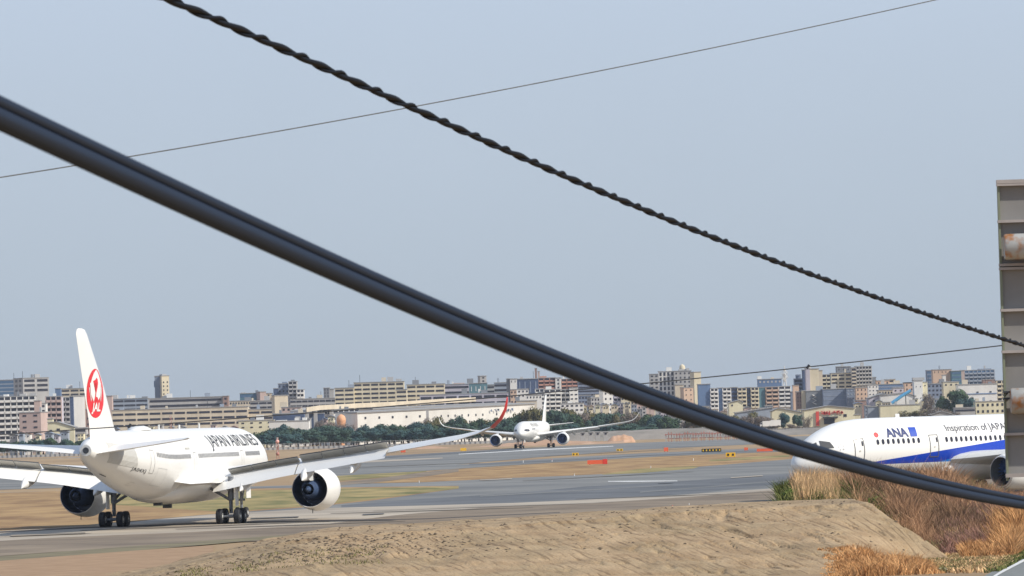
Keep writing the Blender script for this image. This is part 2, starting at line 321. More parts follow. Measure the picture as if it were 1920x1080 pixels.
blades('weeds', scatter(5200, (17, 30), (303, 322), bank_h, lambda x, y: .6, lambda x, y: (max(0, cl(x, y, .5, 31) - .45) * 3 if 1600 < PX(x, y) < 1860 else 0)), M_g2, 'olive weeds scattered on the reed bank', 'weeds', 1.3, .028, .55)
blades('weeds', scatter(3600, (24, 31), (326, 338), bank_h, lambda x, y: .6 + .6 * cl(x, y, .8, 2), lambda x, y: max(0, cl(x, y, .6, 41) - .25) * 2 if 1690 < PX(x, y) < 1860 else 0), M_g2, 'olive green weeds on the crest below the airliner wing', 'weeds', 1.15, .028, .8)
g0 = lambda x, y: 0.0
def verge(x, y, m_=0):      # rows between a standing point and the road edge
    p = PX(x, y); return (1082 - (p - 1842) * .53) - (hor(p) + 81700 / y) - m_
def dr(x, y):
    p = PX(x, y); b = np.interp(p, [1560, 1600, 1700, 1745, 1780, 1800, 1870, 1920, 2000], [0, 1, 1, 0, 0, 1, 1, 1, 1])
    return b * (.4 + .6 * cl(x, y, .9, 2))
blades('reeds', scatter(11000, (23.3, 32), (289, 303), g0, lambda x, y: (.55 + .6 * sm((PX(x, y) - 1850) / 80)) * (.35 + .9 * cl(x, y, .8, 3)), lambda x, y: dr(x, y) if PX(x, y) > 1785 and y > 289 and verge(x, y) > 13 else 0), M_r3, 'bright orange reeds standing beside the road', 'reeds', 1.35, .02, .6)
blades('reeds', scatter(9000, (26.5, 34), (290, 312), bank_h, lambda x, y: (.4 + .8 * cl(x, y, .9, 3)), lambda x, y: (verge(x, y) > 13) * sm((PX(x, y) - 1840 + 30 * NZ.noise((x, y, 5))) / 70) * cl(x, y, .9, 12)), M_r3, 'bright orange reeds climbing the bank at the right edge', 'reeds', 1.6, .02, .55)
blades('reeds', scatter(12000, (13, 23), (266, 281), lambda x, y: max(0, mound_h(x, y)), lambda x, y: max(.12, 1 - (abs(PX(x, y) - 1650) / 110) ** 2) * (.45 + .75 * cl(x, y, 1.1, 3)), lambda x, y: cl(x, y, 1.0, 6) * (1 if 1530 < PX(x, y) + 25 * NZ.noise((x, y, 0)) < 1745 else 0)), M_r3, 'orange reeds at the foot of the sand mound', 'reeds', .8, .016, .8)
blades('weeds', scatter(3600, (22, 33), (266, 303), g0, lambda x, y: .5, lambda x, y: 1 if 1 < verge(x, y) + 4 * NZ.noise((x, y, 4)) < 16 else 0), M_g1, 'short green weeds along the road verge', 'weeds', .5, .03, .5)
blades('weeds', scatter(5200, (20.5, 26.5), (268, 297), g0, lambda x, y: .5, lambda x, y: max(0, cl(x, y, 1.2, 3) - .3) * 2 * (verge(x, y) > 2)), M_g2, 'low green weeds among stones at the mound foot', 'weeds', .5, .035, .7)
blades('weeds', scatter(4200, (21.5, 27), (266, 297), g0, lambda x, y: .5, lambda x, y: max(0, cl(x, y, .8, 13) - .35) * 2 * (verge(x, y) > 4)), M_r2, 'low tan dead grass among stones at the mound foot', 'weeds', .55, .03, .9)
blades('weeds', scatter(1500, (-26, -7), (276.5, 284.5), lambda x, y: max(0, mound_h(x, y)), lambda x, y: .4, lambda x, y: max(0, cl(x, y, .6, 3) - .3)), M_g2, 'sparse brown weeds on the lower left of the mound', 'weeds', .28, .02, .6)
# stones at the foot
V = []; Fc = []
for i in range(520):
    y = R.uniform(270, 298); x = R.uniform(max(20.0, 21.5 - (283 - y) * .2), 26.5 - max(0, 283 - y) * .25); s = R.uniform(.04, .16); k = len(V)
    for a in range(6): V.append((x + cos(a * 1.047) * s * R.uniform(.8, 1.6), y + sin(a * 1.047) * s, R.uniform(0, .4) * s))
    V.append((x, y, s * R.uniform(.7, 1.2))); Fc += [(k + a, k + (a + 1) % 6, k + 6) for a in range(6)]
tag(mk('stone_rubble', V, Fc, mat('pale_stone', (.42, .39, .32), .9, noise=.3, nscale=.8)), 'pale loose stones between the sand mound and the road', 'rubble', kind='stuff')
tag(poly('puddle', [(1722, 1033), (1760, 1029), (1784, 1031), (1780, 1037), (1740, 1040)], mat('green_water', (.25, .30, .17), .25), .07), kind='structure')

# tyre marks and surface patches on the pavement
M_rub = mat('rubber_mark', (.10, .085, .07), .9, col2=(.17, .15, .125), nscale=.08, stretch=(2, 1, 1), detail=6)
for i, (xa, ya, xb, yb, t_) in enumerate(((150, 994, 620, 977, 1.2), (330, 992, 760, 976.5, 1.0), (620, 962, 1000, 951, 1.0), (700, 957.5, 1150, 941, .7), (1080, 935, 1460, 922, .8), (980, 901, 1300, 884, .8), (640, 877, 900, 867, .7), (1020, 855, 1300, 840, .6))):
    sheet('tyre_mark', [(xa, ya), (xb, yb)], [(xa, ya + t_ * .5), ((xa + xb) / 2, (ya + yb) / 2 + t_), (xb, yb + t_ * .4)], M_rub, z0 + .05 + i * .002)
for i, (xa, ya, xb, yb, t_) in enumerate(((680, 964, 720, 962, 1.6), (900, 899.5, 960, 896.8, 1.4), (1235, 905, 1262, 904, 1.5), (20, 1003, 160, 998, 2.2), (470, 971, 560, 968, 1.6), (1370, 895, 1430, 891, 1.4), (540, 1003.5, 566, 1002, 1.4))):
    sheet('pavement_patch', [(xa, ya), (xb, yb)], [(xa, ya + t_), (xb, yb + t_)], M_conc if i % 2 else M_asphd, z0 + .07 + i * .002)

# ------------------------------------------------------------------ aircraft
M_paint = mat('aircraft_white', (.77, .755, .72), .28, spec=.5, noise=.025, nscale=.25)
M_grey = mat('aircraft_grey', (.50, .48, .43), .5, noise=.1, nscale=.6)
M_wing = mat('wing_grey', (.62, .62, .60), .4, noise=.06, nscale=.4)
M_dark = mat('dark_metal', (.035, .04, .05), .5, noise=.3, nscale=3)
M_line = mat('panel_line', (.10, .10, .10), .6)
M_tyre = mat('tyre_rubber', (.012, .013, .018), .75, noise=.2, nscale=4)
M_hub = mat('wheel_hub', (.55, .55, .52), .4, noise=.1, nscale=3)
M_strut = mat('gear_strut', (.16, .17, .19), .45, noise=.4, nscale=4)
M_duct = mat('engine_duct', (.045, .10, .27), .35, noise=.3, nscale=2)
M_fan = mat('engine_fan', (.045, .09, .22), .3, noise=.5, nscale=4)
M_cone = mat('exhaust_metal', (.045, .075, .15), .5, metal=.1, noise=.25, nscale=3)
M_glass = mat('cabin_glass', (.03, .03, .045), .2)
M_jwin = mat('grey_cabin_window', (.27, .26, .25), .3)  # one even grey for the small cabin windows
M_red = mat('crane_red', (.66, .012, .02), .4, noise=.04, nscale=.5)
M_black = mat('title_black', (.03, .03, .035), .5)
M_navy = mat('title_navy', (.015, .03, .14), .4)
M_blue = mat('title_blue', (.01, .06, .42), .4)
M_lip = mat('inlet_lip_metal', (.6, .6, .6), .25, metal=.6)

def herm(tab, a):
    if a <= tab[0][0]: return tab[0][1:]
    if a >= tab[-1][0]: return tab[-1][1:]
    for i in range(len(tab) - 1):
        if tab[i][0] <= a <= tab[i + 1][0]: break
    p0, p1, p2, p3 = tab[max(i - 1, 0)], tab[i], tab[i + 1], tab[min(i + 2, len(tab) - 1)]
    t = (a - p1[0]) / (p2[0] - p1[0]); out = []
    for k in range(1, len(p1)):
        d = (p2[k] - p1[k]) / (p2[0] - p1[0])
        def slope(A, B, C):
            s1 = (B[k] - A[k]) / (B[0] - A[0]) if B[0] > A[0] else None
            s2 = (C[k] - B[k]) / (C[0] - B[0]) if C[0] > B[0] else None
            if s1 is None: return s2
            if s2 is None: return s1
            return 0 if s1 * s2 <= 0 else 2 * s1 * s2 / (s1 + s2)
        m0, m1 = slope(p0, p1, p2), slope(p1, p2, p3); h = p2[0] - p1[0]
        t2, t3 = t * t, t * t * t
        out.append((2 * t3 - 3 * t2 + 1) * p1[k] + (t3 - 2 * t2 + t) * h * m0 + (-2 * t3 + 3 * t2) * p2[k] + (t3 - t2) * h * m1)
    return tuple(out)
#          a     zc   rt    rb    ry
A350 = [(0, 4.62, .04, .04, .04), (.12, 4.63, .34, .36, .40), (.5, 4.68, .76, .78, .86), (1.2, 4.78, 1.22, 1.22, 1.36), (2.2, 4.92, 1.72, 1.62, 1.84),
        (3.6, 5.1, 2.28, 2.08, 2.32), (5.4, 5.3, 2.76, 2.5, 2.7), (7.5, 5.45, 3.02, 2.84, 2.92), (10, 5.5, 3.06, 3.02, 2.98), (42, 5.5, 3.06, 3.02, 2.98),
        (46, 5.55, 3.0, 2.88, 2.95), (50, 5.75, 2.78, 2.55, 2.76), (54.5, 6.1, 2.36, 2.10, 2.33), (59, 6.5, 1.80, 1.58, 1.74), (62, 6.76, 1.34, 1.18, 1.24),
        (63.8, 6.9, .84, .80, .80), (64.5, 6.95, .52, .50, .50)]
B787 = [(0, 3.42, .04, .04, .04), (.12, 3.44, .36, .34, .40), (.5, 3.52, .78, .74, .84), (1.2, 3.66, 1.42, 1.16, 1.34), (2.2, 3.88, 2.0, 1.56, 1.82),
        (3.6, 4.16, 2.42, 1.98, 2.28), (5.4, 4.42, 2.78, 2.42, 2.62), (7.5, 4.58, 2.94, 2.78, 2.82), (10, 4.64, 2.98, 2.95, 2.885), (40, 4.64, 2.98, 2.95, 2.885),
        (45, 4.75, 2.85, 2.7, 2.75), (50, 5.15, 2.4, 2.15, 2.25), (55, 5.65, 1.8, 1.5, 1.55), (59, 6.0, 1.15, .95, .85), (62, 6.2, .5, .45, .4)]
def fus_pt(tab, a, phi, off=0):
    zc, rt_, rb, ry = herm(tab, a)
    r_ = rt_ if sin(phi) > 0 else rb
    return Vector((a, (ry + off) * cos(phi), zc + (r_ + off) * sin(phi)))
def fuselage(tab, m, parent, n=64):
    st = [0, .03, .07, .12, .2, .32, .5, .75, 1, 1.4, 1.8, 2.3, 3, 3.8, 4.6, 5.5, 6.5, 8, 10]
    L = tab[-1][0]; st += [10 + i * 1.5 for i in range(1, int((L - 10) / 1.5) + 1)] + [L]
    rings = [[fus_pt(tab, a, 2 * pi * j / n) for j in range(n)] for a in sorted(set(st))]
    V, Fc = loft(rings); return autosmooth(fixn(mk('fuselage', V, Fc, m, parent)), 60)
def decal(name, tris2d, tab, m, parent, side=1, off=.03, maxe=.45):
    """flat 2-D faces (a, arc height s above the widest line) laid on the fuselage skin"""
    bm = bmesh.new()
    V, Fc = tris2d
    vv = [bm.verts.new((x, y, 0)) for x, y in V]
    for f in Fc:
        try: bm.faces.new([vv[i] for i in f])
        except ValueError: pass
    bmesh.ops.triangulate(bm, faces=bm.faces)
    for _ in range(3):
        es = [e for e in bm.edges if e.calc_length() > maxe]
        if not es: break
        bmesh.ops.subdivide_edges(bm, edges=es, cuts=1); bmesh.ops.triangulate(bm, faces=bm.faces)
    for v in bm.verts:
        a, s = v.co.x, v.co.y
        zc, rt_, rb, ry = herm(tab, a); phi = s / (rt_ if s > 0 else rb)
        p = fus_pt(tab, a, phi, off); v.co = (p.x, p.y * side, p.z)
    me = bpy.data.meshes.new(name); bm.to_mesh(me); bm.free(); me.materials.append(m)
    o = bpy.data.objects.new(name, me); COL.objects.link(o); o.parent = parent; return o
def text2d(s, x, y, wdt, hgt, shear=0, flip=False, bold=0):
    cu = bpy.data.curves.new('t', 'FONT'); cu.body = s; cu.size = 1; cu.resolution_u = 3; cu.offset = bold
    ob = bpy.data.objects.new('t', cu); me = bpy.data.meshes.new_from_object(ob)
    co = [v.co.copy() for v in me.vertices]; x0 = min(c.x for c in co); x1 = max(c.x for c in co); y1 = max(c.y for c in co)
    ymin = 0
    V = []
    for c in co:
        u = (c.x - x0) / (x1 - x0); v_ = (c.y - ymin) / (y1 - ymin)
        if flip: V.append((x - u * wdt - shear * v_ * hgt, y + v_ * hgt))
        else: V.append((x + u * wdt + shear * v_ * hgt, y + v_ * hgt))
    Fc = [tuple(p.vertices) for p in me.polygons]
    bpy.data.meshes.remove(me); bpy.data.objects.remove(ob); bpy.data.curves.remove(cu)
    return V, Fc
def rect2d(x0, y0, x1, y1): return [(x0, y0), (x1, y0), (x1, y1), (x0, y1)], [(0, 1, 2, 3)]
def frame2d(x0, y0, x1, y1, t):
    V = [(x0, y0), (x1, y0), (x1, y1), (x0, y1), (x0 + t, y0 + t), (x1 - t, y0 + t), (x1 - t, y1 - t), (x0 + t, y1 - t)]
    return V, [(0, 1, 5, 4), (1, 2, 6, 5), (2, 3, 7, 6), (3, 0, 4, 7)]
AF = [(1, 0), (.9, .16), (.75, .34), (.55, .49), (.35, .54), (.2, .48), (.08, .33), (.02, .17), (0, 0), (.02, -.15), (.08, -.27), (.2, -.38), (.4, -.42), (.6, -.33), (.8, -.15), (.93, -.05)]
def airfoil(a, y, z, c, th, cant=0, tw=0, x0=0, x1=1):
    out = []
    for u, v_ in AF:
        u = x0 + (x1 - x0) * u; ax = c * u; nz = c * th * v_ - tw * c * (u - .3)
        out.append(Vector((a + ax, y - nz * sin(cant), z + nz * cos(cant))))
    return out
def wing(name, secs, m, parent, side=1, mi=None):
    V, Fc = loft([airfoil(*s) for s in secs])
    V = [(v.x, v.y * side, v.z) for v in V]
    idx = None
    o = fixn(mk(name, V, Fc, m, parent)); autosmooth(o, 50)
    if mi:
        for p in o.data.polygons: p.material_index = 1 if abs(p.center.y) > mi else 0
    return o
def slab(mb, P, t, m=0):
    """quad P (4 points) thickened downwards by t"""
    P = [Vector(p) for p in P]; n = (P[1] - P[0]).cross(P[3] - P[0]).normalized() * t
    return mb.add(P + [p - n for p in P], [(0, 1, 2, 3), (7, 6, 5, 4), (0, 4, 5, 1), (1, 5, 6, 2), (2, 6, 7, 3), (3, 7, 4, 0)], m)
def revolve(prof, n=40):
    rings = [[Vector((a, r_ * cos(2 * pi * j / n), r_ * sin(2 * pi * j / n))) for j in range(n)] for a, r_ in prof]
    return loft(rings, False, False)
M_ductg = mat('grey_duct', (.09, .095, .10), .5, noise=.2, nscale=2)
def engine(parent, a0, y, z, sc, core, top_z):
    e = empty('engine', (0, 0, 0)); e.parent = parent; e.location = (a0, y, z)
    k = sc
    V, Fc = revolve([(0, 1.50 * k), (.0, 1.56 * k), (.15, 1.66 * k), (.6, 1.82 * k), (1.4, 1.92 * k), (2.4, 1.94 * k), (3.6, 1.84 * k), (4.6, 1.72 * k), (5.4, 1.57 * k), (5.38, 1.52 * k)])
    o = mk('nacelle', V, Fc, [M_paint, M_lip], e); autosmooth(o, 40)
    for p in o.data.polygons: p.material_index = 1 if p.center.x < .2 else 0
    V, Fc = revolve([(0, 1.50 * k), (.3, 1.44 * k), (1.2, 1.47 * k), (2.6, 1.50 * k), (4.0, 1.56 * k), (5.38, 1.52 * k)])
    autosmooth(mk('engine_duct', V, Fc, core or M_duct, e))
    # fan: disc of blades seen from both ends, spinner
    f = MB(); nb = 22
    for i in range(nb):
        t = 2 * pi * i / nb
        for r0, r1, tw0, tw1 in ((.35, .9, .12, .2), (.9, 1.46, .2, .27)):
            f.add([(1.15 - tw0, r0 * k * cos(t - .06), r0 * k * sin(t - .06)), (1.15 + tw0, r0 * k * cos(t + .16), r0 * k * sin(t + .16)),
                   (1.15 + tw1, r1 * k * cos(t + .22), r1 * k * sin(t + .22)), (1.15 - tw1, r1 * k * cos(t - .04), r1 * k * sin(t - .04))], [(0, 1, 2, 3)])
    V, Fc = loft([[Vector((a, r_ * k * cos(2 * pi * j / 20), r_ * k * sin(2 * pi * j / 20))) for j in range(20)] for a, r_ in ((.45, .02), (.6, .17), (.9, .36), (1.3, .45))])
    f.add(V, Fc); V, Fc = loft([[Vector((1.6, r_ * k * cos(2 * pi * j / 32), r_ * k * sin(2 * pi * j / 32))) for j in range(32)] for r_ in (.05, 1.46)], True, False); f.add(V, Fc)
    f.build('fan', M_fan, e)
    V, Fc = revolve([(2.0, .9 * k), (3.4, .95 * k), (4.6, .88 * k), (5.7, .68 * k), (6.15, .52 * k), (6.1, .48 * k), (5.4, .48 * k)], 32)
    autosmooth(mk('core_cowl', V, Fc, M_cone, e))
    V, Fc = loft([[Vector((a, r_ * k * cos(2 * pi * j / 24), r_ * k * sin(2 * pi * j / 24))) for j in range(24)] for a, r_ in ((5.3, .36), (5.9, .32), (6.4, .2), (6.8, .04))])
    autosmooth(fixn(mk('exhaust_cone', V, Fc, M_cone, e)))
    # pylon from nacelle crown up into the wing
    tz = top_z - z
    V, Fc = loft([[Vector((a, s_ * wd, zz)) for s_, zz in ((-1, zb), (1, zb), (1, zt), (-1, zt))] for a, wd, zb, zt in
                  ((1.6, .06, 1.7 * k, 1.98 * k), (3.2, .26, 1.2 * k, 2.05 * k), (5.0, .34, .75 * k, tz), (6.4, .3, .75 * k, tz + .1), (8.2, .2, 1.15 * k, tz), (10.5, .05, tz - .5, tz - .1))])
    autosmooth(fixn(mk('pylon', V, Fc, M_wing, e)), 50)
    d = MB().tube([(4.3, 0, -1.68 * k), (4.3, 0, -1.9 * k - .22)], .035, 6); d.build('drain_mast', M_dark, e)
    return e
def wheelmesh(c, r_, wd):
    b = MB(); n = 28; cx, cy, cz = c
    prof = [(-wd / 2, r_ * .45), (-wd / 2, r_ * .86), (-wd * .36, r_ * .97), (0, r_), (wd * .36, r_ * .97), (wd / 2, r_ * .86), (wd / 2, r_ * .45)]
    V, Fc = loft([[Vector((cx + rr * cos(2 * pi * j / n), cy + yy, cz + rr * sin(2 * pi * j / n))) for j in range(n)] for yy, rr in prof]); b.add(V, Fc, 0)
    for s_ in (-1, 1):
        V, Fc = loft([[Vector((cx + rr * cos(2 * pi * j / 16), cy + s_ * (wd / 2 + yy), cz + rr * sin(2 * pi * j / 16))) for j in range(16)] for yy, rr in ((-.03, r_ * .46), (.015, r_ * .42), (-.02, r_ * .3), (.04, r_ * .12))]); b.add(V, Fc, 1)
    return b
def main_gear(parent, a, y, top, r_=.70, wd=.52, ax=2.04, tr=1.6, side=1):
    b = MB()
    b.tube([(a, y, .95), (a, y, 2.2)], .17, 12); b.tube([(a, y, 2.1), (a - .15, y, top)], .27, 12)
    b.tube([(a - ax / 2, y, r_), (a + ax / 2, y, r_)], .16, 10)
    for s_ in (-1, 1): b.tube([(a + s_ * ax / 2, y - tr / 2 - .1, r_), (a + s_ * ax / 2, y + tr / 2 + .1, r_)], .1, 8)
    b.tube([(a + .1, y, 1.0), (a + .45, y, 1.45), (a + .1, y, 2.1)], .08, 6)
    o = b.build('landing_gear', M_strut, parent)
    b = MB(); b.tube([(a, y, 2.1), (a - .1, y - side * 2.5, top - .6)], .13, 8); b.tube([(a, y, 2.35), (a - 2.2, y - side * .7, top - .5)], .12, 8)
    b.tube([(a + .1, y, 2.9), (a + .1, y - side * 1.2, top - .5)], .08, 6); b.build('brace', M_strut, o)
    b = MB(); b.box((a, y + side * .55, 2.6), (1.1, .06, 2.0)); b.box((a - .5, y + side * .5, 3.3), (.1, .3, .9)); b.build('gear_door', M_paint, o)
    for i in (-1, 1):
        for j in (-1, 1): autosmooth(wheelmesh((a + i * ax / 2, y + j * tr / 2, r_), r_, wd).build('wheel', [M_tyre, M_hub], o), 40)
    return o
def nose_gear(parent, a, top):
    b = MB(); b.tube([(a, 0, .53), (a + .1, 0, top)], .13, 10); b.tube([(a, -.5, .53), (a, .5, .53)], .08, 8); b.tube([(a, 0, 1.4), (a - 1.4, 0, top)], .07, 8)
    b.box((a - .15, 0, 1.75), (.12, .62, .22)); o = b.build('landing_gear', M_strut, parent)
    for s_ in (-1, 1):
        autosmooth(wheelmesh((a, s_ * .4, .53), .53, .38).build('wheel', [M_tyre, M_hub], o), 40)
        MB().box((a + .3, s_ * .75, top - .45), (1.9, .05, 1.1)).build('gear_door', M_paint, o)
        lm = MB(); lm.tube([(a - .28, s_ * .2, 1.75), (a - .2, s_ * .2, 1.75)], .1, 10); lm.build('landing_light', mat('lamp_glass', (.8, .8, .75), .1), o)
    return o
def place_root(name, X, Y, th, a_ref, label, cat, group=None):
    h = Vector((sin(th), cos(th), 0)); rz = math.atan2(-cos(th), -sin(th))
    e = empty(name, Vector((X, Y, 0)) + h * a_ref, rz); tag(e, label, cat, group); return e
def cockpit(tab, par, quads, m):
    for q in quads:
        for s_ in (1, -1):
            V = []; n = 5
            for i in range(n + 1):
                for j in range(n + 1):
                    u, v_ = i / n, j / n
                    x = (q[0][0] * (1 - u) + q[1][0] * u) * (1 - v_) + (q[3][0] * (1 - u) + q[2][0] * u) * v_
                    z = (q[0][1] * (1 - u) + q[1][1] * u) * (1 - v_) + (q[3][1] * (1 - u) + q[2][1] * u) * v_
                    zc, rt_, rb, ry = herm(tab, x); sn = max(-1, min(1, (z - zc) / rt_)); ph = math.asin(sn)
                    p = fus_pt(tab, x, ph, .035); V.append((p.x, p.y * s_, p.z))
            Fc = [(i * (n + 1) + j, i * (n + 1) + j + 1, (i + 1) * (n + 1) + j + 1, (i + 1) * (n + 1) + j) for i in range(n) for j in range(n)]
            mk('windshield', V, Fc, m, par)
def add_windows(tab, par, fus, spans, pitch, s0, wdt, hgt, side, m):
    src = {}
    for a0, a1 in spans:
        n = max(1, round((a1 - a0) / pitch))
        for i in range(n + 1):
            a = a0 + i * pitch
            key = round(herm(tab, a)[3], 2)
            if key not in src:
                q = [( -wdt / 2, -hgt / 2 + wdt * .4), (-wdt * .25, -hgt / 2), (wdt * .25, -hgt / 2), (wdt / 2, -hgt / 2 + wdt * .4), (wdt / 2, hgt / 2 - wdt * .4), (wdt * .25, hgt / 2), (-wdt * .25, hgt / 2), (-wdt / 2, hgt / 2 - wdt * .4)]
                o = decal('window', ([(a + x, s0 + y) for x, y in q], [tuple(range(8))]), tab, m, par, side, .035, .25)
                src[key] = (o, a)
            else:
                o, ar = src[key]; c = o.copy(); COL.objects.link(c); c.parent = par; c.location = (a - ar, 0, 0)
def airliner350(name, X, Y, th, label, spoilers, wl, detail, cat='airliner'):
    e = place_root(name, X, Y, th, 33.6, label, cat)
    T = A350; f = fuselage(T, M_paint, e)
    # belly fairing
    V, Fc = loft([[Vector((a, w_ * cos(t), z_ + (h_ * sin(t)))) for t in [2 * pi * j / 32 for j in range(32)]] for a, w_, h_, z_ in
                  ((18.5, .4, .2, 2.7), (20, 2.2, 1.0, 3.1), (23, 3.2, 1.5, 3.45), (27, 3.55, 1.68, 3.6), (34, 3.6, 1.68, 3.6), (37.5, 3.35, 1.5, 3.5), (40.5, 2.5, 1.05, 3.2), (43, .5, .25, 2.7))])
    autosmooth(fixn(mk('belly_fairing', V, Fc, M_paint, e)), 60)
    for s_ in (1, -1):
        # aft wing root fillet
        V, Fc = loft([airfoil(30.5, 2.4, 4.45, 13.2, .10, 0, .05), airfoil(31, 3.6, 4.1, 11.0, .10, 0, .05), airfoil(31.5, 4.6, 3.95, 7.2, .08, 0, .04)])
        autosmooth(fixn(mk('wing_root_fillet', [(v.x, v.y * s_, v.z) for v in V], Fc, M_paint, e)), 50)
        ml = [M_paint, M_red if wl else M_paint]
        S = [(21.0, 2.2, 4.15, 13.5, .13, 0, .03), (22.5, 4.0, 4.25, 11.9, .125, 0, .03), (26.4, 9.5, 4.95, 9.0, .115, 0, .02), (30.4, 15.5, 5.6, 6.9, .105, 0, .01), (34.6, 21.5, 6.25, 5.2, .10, 0, .06),
             (38.8, 27.2, 7.1, 3.8, .095, .06, .10), (40.4, 29.2, 7.5, 3.1, .09, .2, .07), (41.9, 30.5, 7.85, 2.5, .09, .5, 0), (43.1, 31.4, 8.55, 2.0, .085, .82, 0), (44.3, 32.0, 9.35, 1.5, .08, 1.08, 0), (45.5, 32.33, 10.15, .9, .07, 1.2, 0), (46.1, 32.4, 10.45, .35, .07, 1.25, 0)]
        # fixed wing: chord cut ahead of flaps inboard of y=21
        SS = []
        for q in S:
            x1 = .80 if q[1] < 20 else 1
            SS.append((*q, 0, x1))
        SS.insert(5, (33.95, 20.55, 6.2, 5.5, .10, 0, .07, 0, 1)); SS[4] = (33.9, 20.45, 6.12, 5.5, .10, 0, 0, 0, .80)
        wo = wing('wing', SS, ml, e, s_, 29.9)
        te = lambda y: (float(np.interp(y, [4.0, 9.5, 15.5, 21.5], [32.0, 33.6, 35.9, 38.75])), float(np.interp(y, [4, 9.5, 15.5, 21.5], [4.02, 4.85, 5.55, 6.24])))
        # flaps, two per side, drooped
        for y0, y1 in ((3.9, 11.6), (11.75, 20.35)):
            rings = []
            for i in range(7):
                y = y0 + (y1 - y0) * i / 6; ax, z = te(y); c = float(np.interp(y, [4, 11, 21.5], [3.0, 2.3, 1.7]))
                rings.append([Vector((ax - .15 + u * c * cos(.42) + v_ * c * .13 * sin(.42), y, z + .06 - u * c * sin(.42) + v_ * c * .13 * cos(.42))) for u, v_ in AF])
            V, Fc = loft(rings); autosmooth(fixn(mk('flap', [(v.x, v.y * s_, v.z) for v in V], Fc, M_paint, e)), 40)
        # flap track fairings
        for y, L_, r_ in ((6.6, 5.6, .42), (12.6, 5.6, .46), (17.2, 5.0, .40)):
            ax, z = te(y); ww = []
            for t, rr, dz in ((0, .03, .1), (.15, .55, -.1), (.35, .95, -.28), (.6, 1, -.5), (.8, .72, -.78), (1, .05, -1.15)):
                ww.append([Vector((ax - 2.6 + t * L_, y + rr * r_ * cos(2 * pi * j / 16), z - .35 + dz + rr * r_ * 1.35 * sin(2 * pi * j / 16))) for j in range(16)])
            V, Fc = loft(ww); autosmooth(fixn(mk('flap_track_fairing', [(v.x, v.y * s_, v.z) for v in V], Fc, M_paint, e)), 60)
        if spoilers:
            for k in range(7):
                y0 = (4.9, 7.15, 9.4, 11.8, 13.9, 16.05, 18.2)[k]; y1 = (7.1, 9.35, 11.6, 13.85, 16.0, 18.15, 20.3)[k]
                cc = .80 if k < 3 else .86; P = []
                for y, u in ((y0, 0), (y1, 0), (y1, 1), (y0, 1)):
                    ax, z = te(y); hx = ax - .95; hz = z + .20
                    c = 1.25
                    ang = .34 if k < 3 else .46
                    P.append((hx + u * c * cos(ang), y * s_, hz + u * c * sin(ang)))
                b = MB(); slab(b, P if s_ > 0 else [P[1], P[0], P[3], P[2]], .10); b.m = [0, 0, 1, 1, 1, 1]
                o = fixn(b.build('spoiler', [M_grey, M_dark], e))
        # horizontal tail
        wing('tailplane', [(57.2, .4, 6.95, 6.6, .10, 0, .07), (59.6, 3.4, 7.2, 5.0, .095, 0, .06), (62.2, 6.7, 7.5, 3.4, .09, 0, .05), (63.7, 8.6, 7.7, 2.4, .085, 0, .04), (64.4, 8.85, 7.74, 1.2, .06, 0, 0)], M_paint, e, s_)
        engine(e, 19.8, s_ * 10.7, 2.78, 1.035, None, 4.9)
        main_gear(e, 33.6, s_ * 5.3, 4.2, side=s_)
        MB().box((30.0, s_ * 1.0, 1.9 - .05), (1.0, .9, .18)).build('belly_antenna', M_dark, e) if False else None
    # blade antennas under the belly
    for a in (40.0, 36.4): MB().box((a, .2, 1.78 if a < 38 else 2.06), (.42, .75, .34)).build('beacon', M_dark, e)
    nose_gear(e, 4.9, 2.9)
    # fin
    def fsec(a, z, c, th):
        return [Vector((a + c * u, c * th * v_, z)) for u, v_ in [(1, .005), (.85, .12), (.6, .35), (.35, .45), (.15, .38), (.04, .2), (0, 0), (.04, -.2), (.15, -.38), (.35, -.45), (.6, -.35), (.85, -.12), (1, -.005)]]
    V, Fc = loft([fsec(53.2, 7.9, 9.9, .055), fsec(54.6, 8.7, 8.6, .07), fsec(55.5, 9.6, 7.95, .08), fsec(58.4, 12.6, 6.6, .085), fsec(62.2, 15.7, 4.3, .085), fsec(63.3, 16.6, 3.6, .085), fsec(64.0, 16.95, 2.6, .08), fsec(64.8, 17.05, 1.3, .06)])
    fin = autosmooth(fixn(mk('fin', V, Fc, M_paint, e)), 50)
    # APU exhaust
    b = MB(); b.tube([(64.3, 0, 6.95), (64.66, 0, 6.95)], [.53, .46], 28); b.build('exhaust_outlet', M_wing, e)
    b = MB(); b.tube([(64.64, 0, 6.95), (64.70, 0, 6.95)], .26, 20); b.build('exhaust_opening', M_dark, e)
    cockpit(T, e, [((1.75, 5.48), (2.5, 5.38), (3.0, 6.12), (2.3, 6.1)), ((2.6, 5.36), (3.5, 5.4), (3.75, 6.1), (3.1, 6.13)), ((3.6, 5.42), (4.35, 5.55), (4.3, 5.95), (3.85, 6.08)), ((1.32, 5.52), (1.7, 5.48), (2.2, 6.08), (1.95, 6.05))], M_glass)
    return e, f
def fin_pt(a, z, s_, off=.03):
    return None
jal, jf = airliner350('passenger_airliner', -30.6, 472, .163, 'large white airliner seen from behind with red crane on its tail and spoilers raised', True, True, True)
far, ff = airliner350('passenger_airliner', 5.7, 1703, 3.278, 'distant white twin engine airliner facing the camera with raised curved wingtips', False, False, False)
